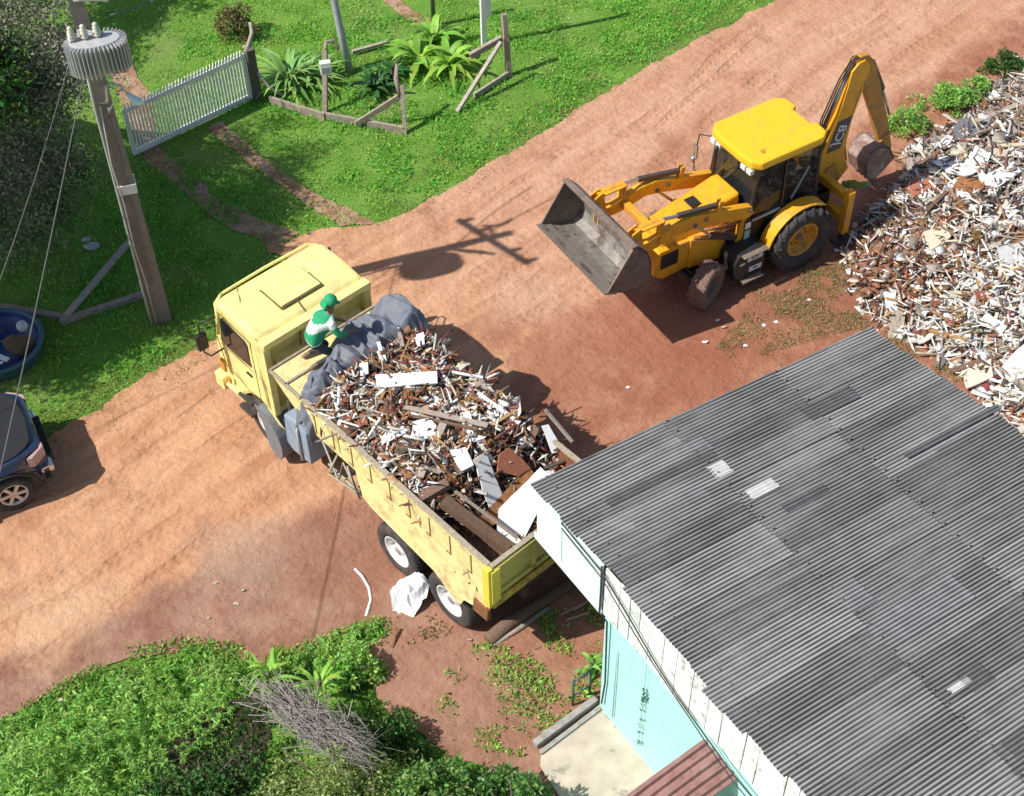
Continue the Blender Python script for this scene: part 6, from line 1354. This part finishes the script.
bush('shade_fill_bush', un(205, 790, 0), 1.0, .7, .45, 2400, M_lfd, 'added low bush whose dark leaves stand for the shade in the hollow left of the twig heap', lsz=(.05, .1), clumps=40)  # added bush; its dark leaves stand for the shade in this hollow
# heap of dry twigs lying on the bush
m = MB()
a0 = un(272, 695, 1.15); a1 = un(358, 752, 1.3)
for k in range(620):
    t = random.betavariate(1.3, 1.3); c_ = a0.lerp(a1, t)+Vector((random.gauss(0, .13), random.gauss(0, .12), random.gauss(0, .08)+.1*math.sin(t*math.pi)))
    d = (a1-a0).normalized()*random.uniform(.2, .8)+Vector((random.gauss(0, .25), random.gauss(0, .25), random.gauss(-.02, .15))); p = c_-d*.5; q = c_+d*.5; mid = (p+q)/2+noise.noise_vector(p*5)*.13; q += noise.noise_vector(q*4)*.12; r0 = random.uniform(.004, .009)
    m.tube([p, p.lerp(mid, .5)+noise.noise_vector(p*9)*.03, mid, q], [r0, r0*.9, r0*.7, r0*.3], 4, cap=False)
tag(m.build('dry_twigs', M_twig, recalc=False), 'tangled heap of dry grey twigs thrown over the olive bush', 'twigs')
# trees
def tree(name, base, trunk, limbs, nleaf, mt, label, group=None, lsz=(.05, .11), cr=.55, twigs=True):
    "trunk = list of points with radius, limbs = end points; the crown sits in clumps round the limbs"
    t0 = thing(name, label, 'tree', base, 0, group); m = MB(); m.tube([p[:3] for p in trunk], [p[3] for p in trunk], 10); top_ = Vector(trunk[-1][:3]); mid = Vector(trunk[len(trunk)//2][:3]); cl_ = []
    for l_ in limbs:
        e = Vector(l_[:3]); s0 = top_ if random.random() < .6 else mid.lerp(top_, .6); k1 = s0.lerp(e, .5)+Vector((random.gauss(0, .15), random.gauss(0, .15), .15)); m.tube([s0, k1, e], [.07, .045, .015], 7)
        for _ in range(9):
            c_ = e+Vector((random.gauss(0, cr*.8), random.gauss(0, cr*.8), random.gauss(0, cr*.5))); cl_.append(c_)
            s1 = k1.lerp(e, random.random()); m.tube([s1, s1.lerp(c_, .5)+Vector((random.gauss(0, .06),)*3), c_], [.018, .012, .004], 4, cap=False)
            for _k in range(4): q = c_+Vector((random.gauss(0, .3), random.gauss(0, .3), random.gauss(0, .2))); m.tube([s1.lerp(c_, .7), q], [.006, .002], 3, cap=False)
    m.build('trunk', mat('tree_bark', (.19, .16, .14), .95, var=.3, nscale=8), t0)
    P = []; D = []; per = nleaf//len(cl_)
    for c_ in cl_:
        s_ = random.uniform(.15, .34); q = rng.normal(0, s_, (per, 3)); q[:, 2] *= .65; P.append(q+np.array(c_)); D.append(rng.normal(size=(per, 3))+[0, 0, .2])
    P = np.vstack(P); D = np.vstack(D); n = len(P); leaves('crown', P, D, rng.uniform(*lsz, n), rng.uniform(lsz[0]*.4, lsz[1]*.5, n), mt, t0, .25); return t0
tb = un(-60, 150, 0)
lim = []
for (u, v, z) in [(10, 20, 4.4), (40, 40, 4.3), (12, 90, 4.0), (45, 110, 3.6), (15, 150, 3.4), (40, 5, 4.8), (-30, 60, 4.8), (-30, 140, 4.2), (10, 200, 2.8), (-40, -20, 5), (55, 75, 4.1)]:
    p = un(u, v, z)-tb; lim.append(tuple(p))
tree('grey_tree', tb, [(0, 0, 0, .2), (.1, 0, 1.2, .16), (.2, .1, 2.4, .12), (.3, .1, 3.2, .09)], lim, 26000, M_lfg, 'sparse grey-leaved tree filling the upper left corner behind the utility pole', lsz=(.05, .10), cr=.5)
tb = un(-50, 250, 0)
lim = [tuple(un(u, v, z)-tb) for (u, v, z) in [(20, 120, 2.2), (55, 150, 1.9), (20, 190, 1.8), (60, 190, 1.4), (-20, 160, 2.6), (-20, 230, 2.4), (20, 240, 1.4)]]
tree('dark_tree', tb, [(0, 0, 0, .14), (.1, 0, .8, .11), (.15, .1, 1.5, .08)], lim, 15000, mat('leaf_darkgreen', (.09, .22, .05), .55, island=.6, trans=.3, col2=(.17, .19, .12), nscale=1.8), 'low dark green tree under the grey-leaved tree', lsz=(.06, .12), cr=.42)
# a tree standing left of the picture; its shadow darkens the lawn round the pole
def shade_limbs(tb, lst, z):
    out = []
    for (u, v) in lst:
        g0 = un(u, v, 0); out.append(tuple(Vector((g0.x-.794*z, g0.y-.263*z, z))-tb))
    return out
tb = Vector((-13.2, 18.5, 0))
lim = shade_limbs(tb, [(120, 260), (90, 300), (60, 270), (150, 210), (30, 320), (0, 330), (190, 235), (60, 210), (100, 200), (20, 260), (140, 290), (215, 250), (0, 200), (30, 150), (170, 170), (120, 225), (-10, 270), (80, 240), (190, 270), (225, 225), (160, 250)], 5.8)
lim += shade_limbs(tb, [(0, 370), (40, 345), (45, 300), (-40, 340), (60, 240), (70, 330), (110, 310), (130, 230), (175, 200), (110, 180), (50, 290), (205, 260), (235, 250), (190, 290), (160, 300), (215, 275), (180, 215), (150, 180), (130, 320), (85, 340), (240, 235), (20, 350), (60, 360)], 5.0)
tree('shade_tree', tb, [(0, 0, 0, .26), (.1, .2, 2.0, .2), (.3, .6, 3.6, .15), (.4, .8, 4.6, .1)], lim, 125000, M_lfd, 'large dense tree left of the picture casting the shade on the lawn round the pole', lsz=(.10, .2), cr=.5)
tb = un(60, -140, 0)
lim = shade_limbs(tb, [(150, 8), (175, -10), (120, 20), (195, -25), (135, -10), (90, 60), (100, 30)], 4.5)
tree('shade_tree', tb, [(0, 0, 0, .2), (.1, 0, 1.6, .15), (.1, .1, 3.2, .1)], lim, 14000, M_lfd, 'smaller dense tree above the picture casting a shadow beside the transformer', lsz=(.10, .18), cr=.4)
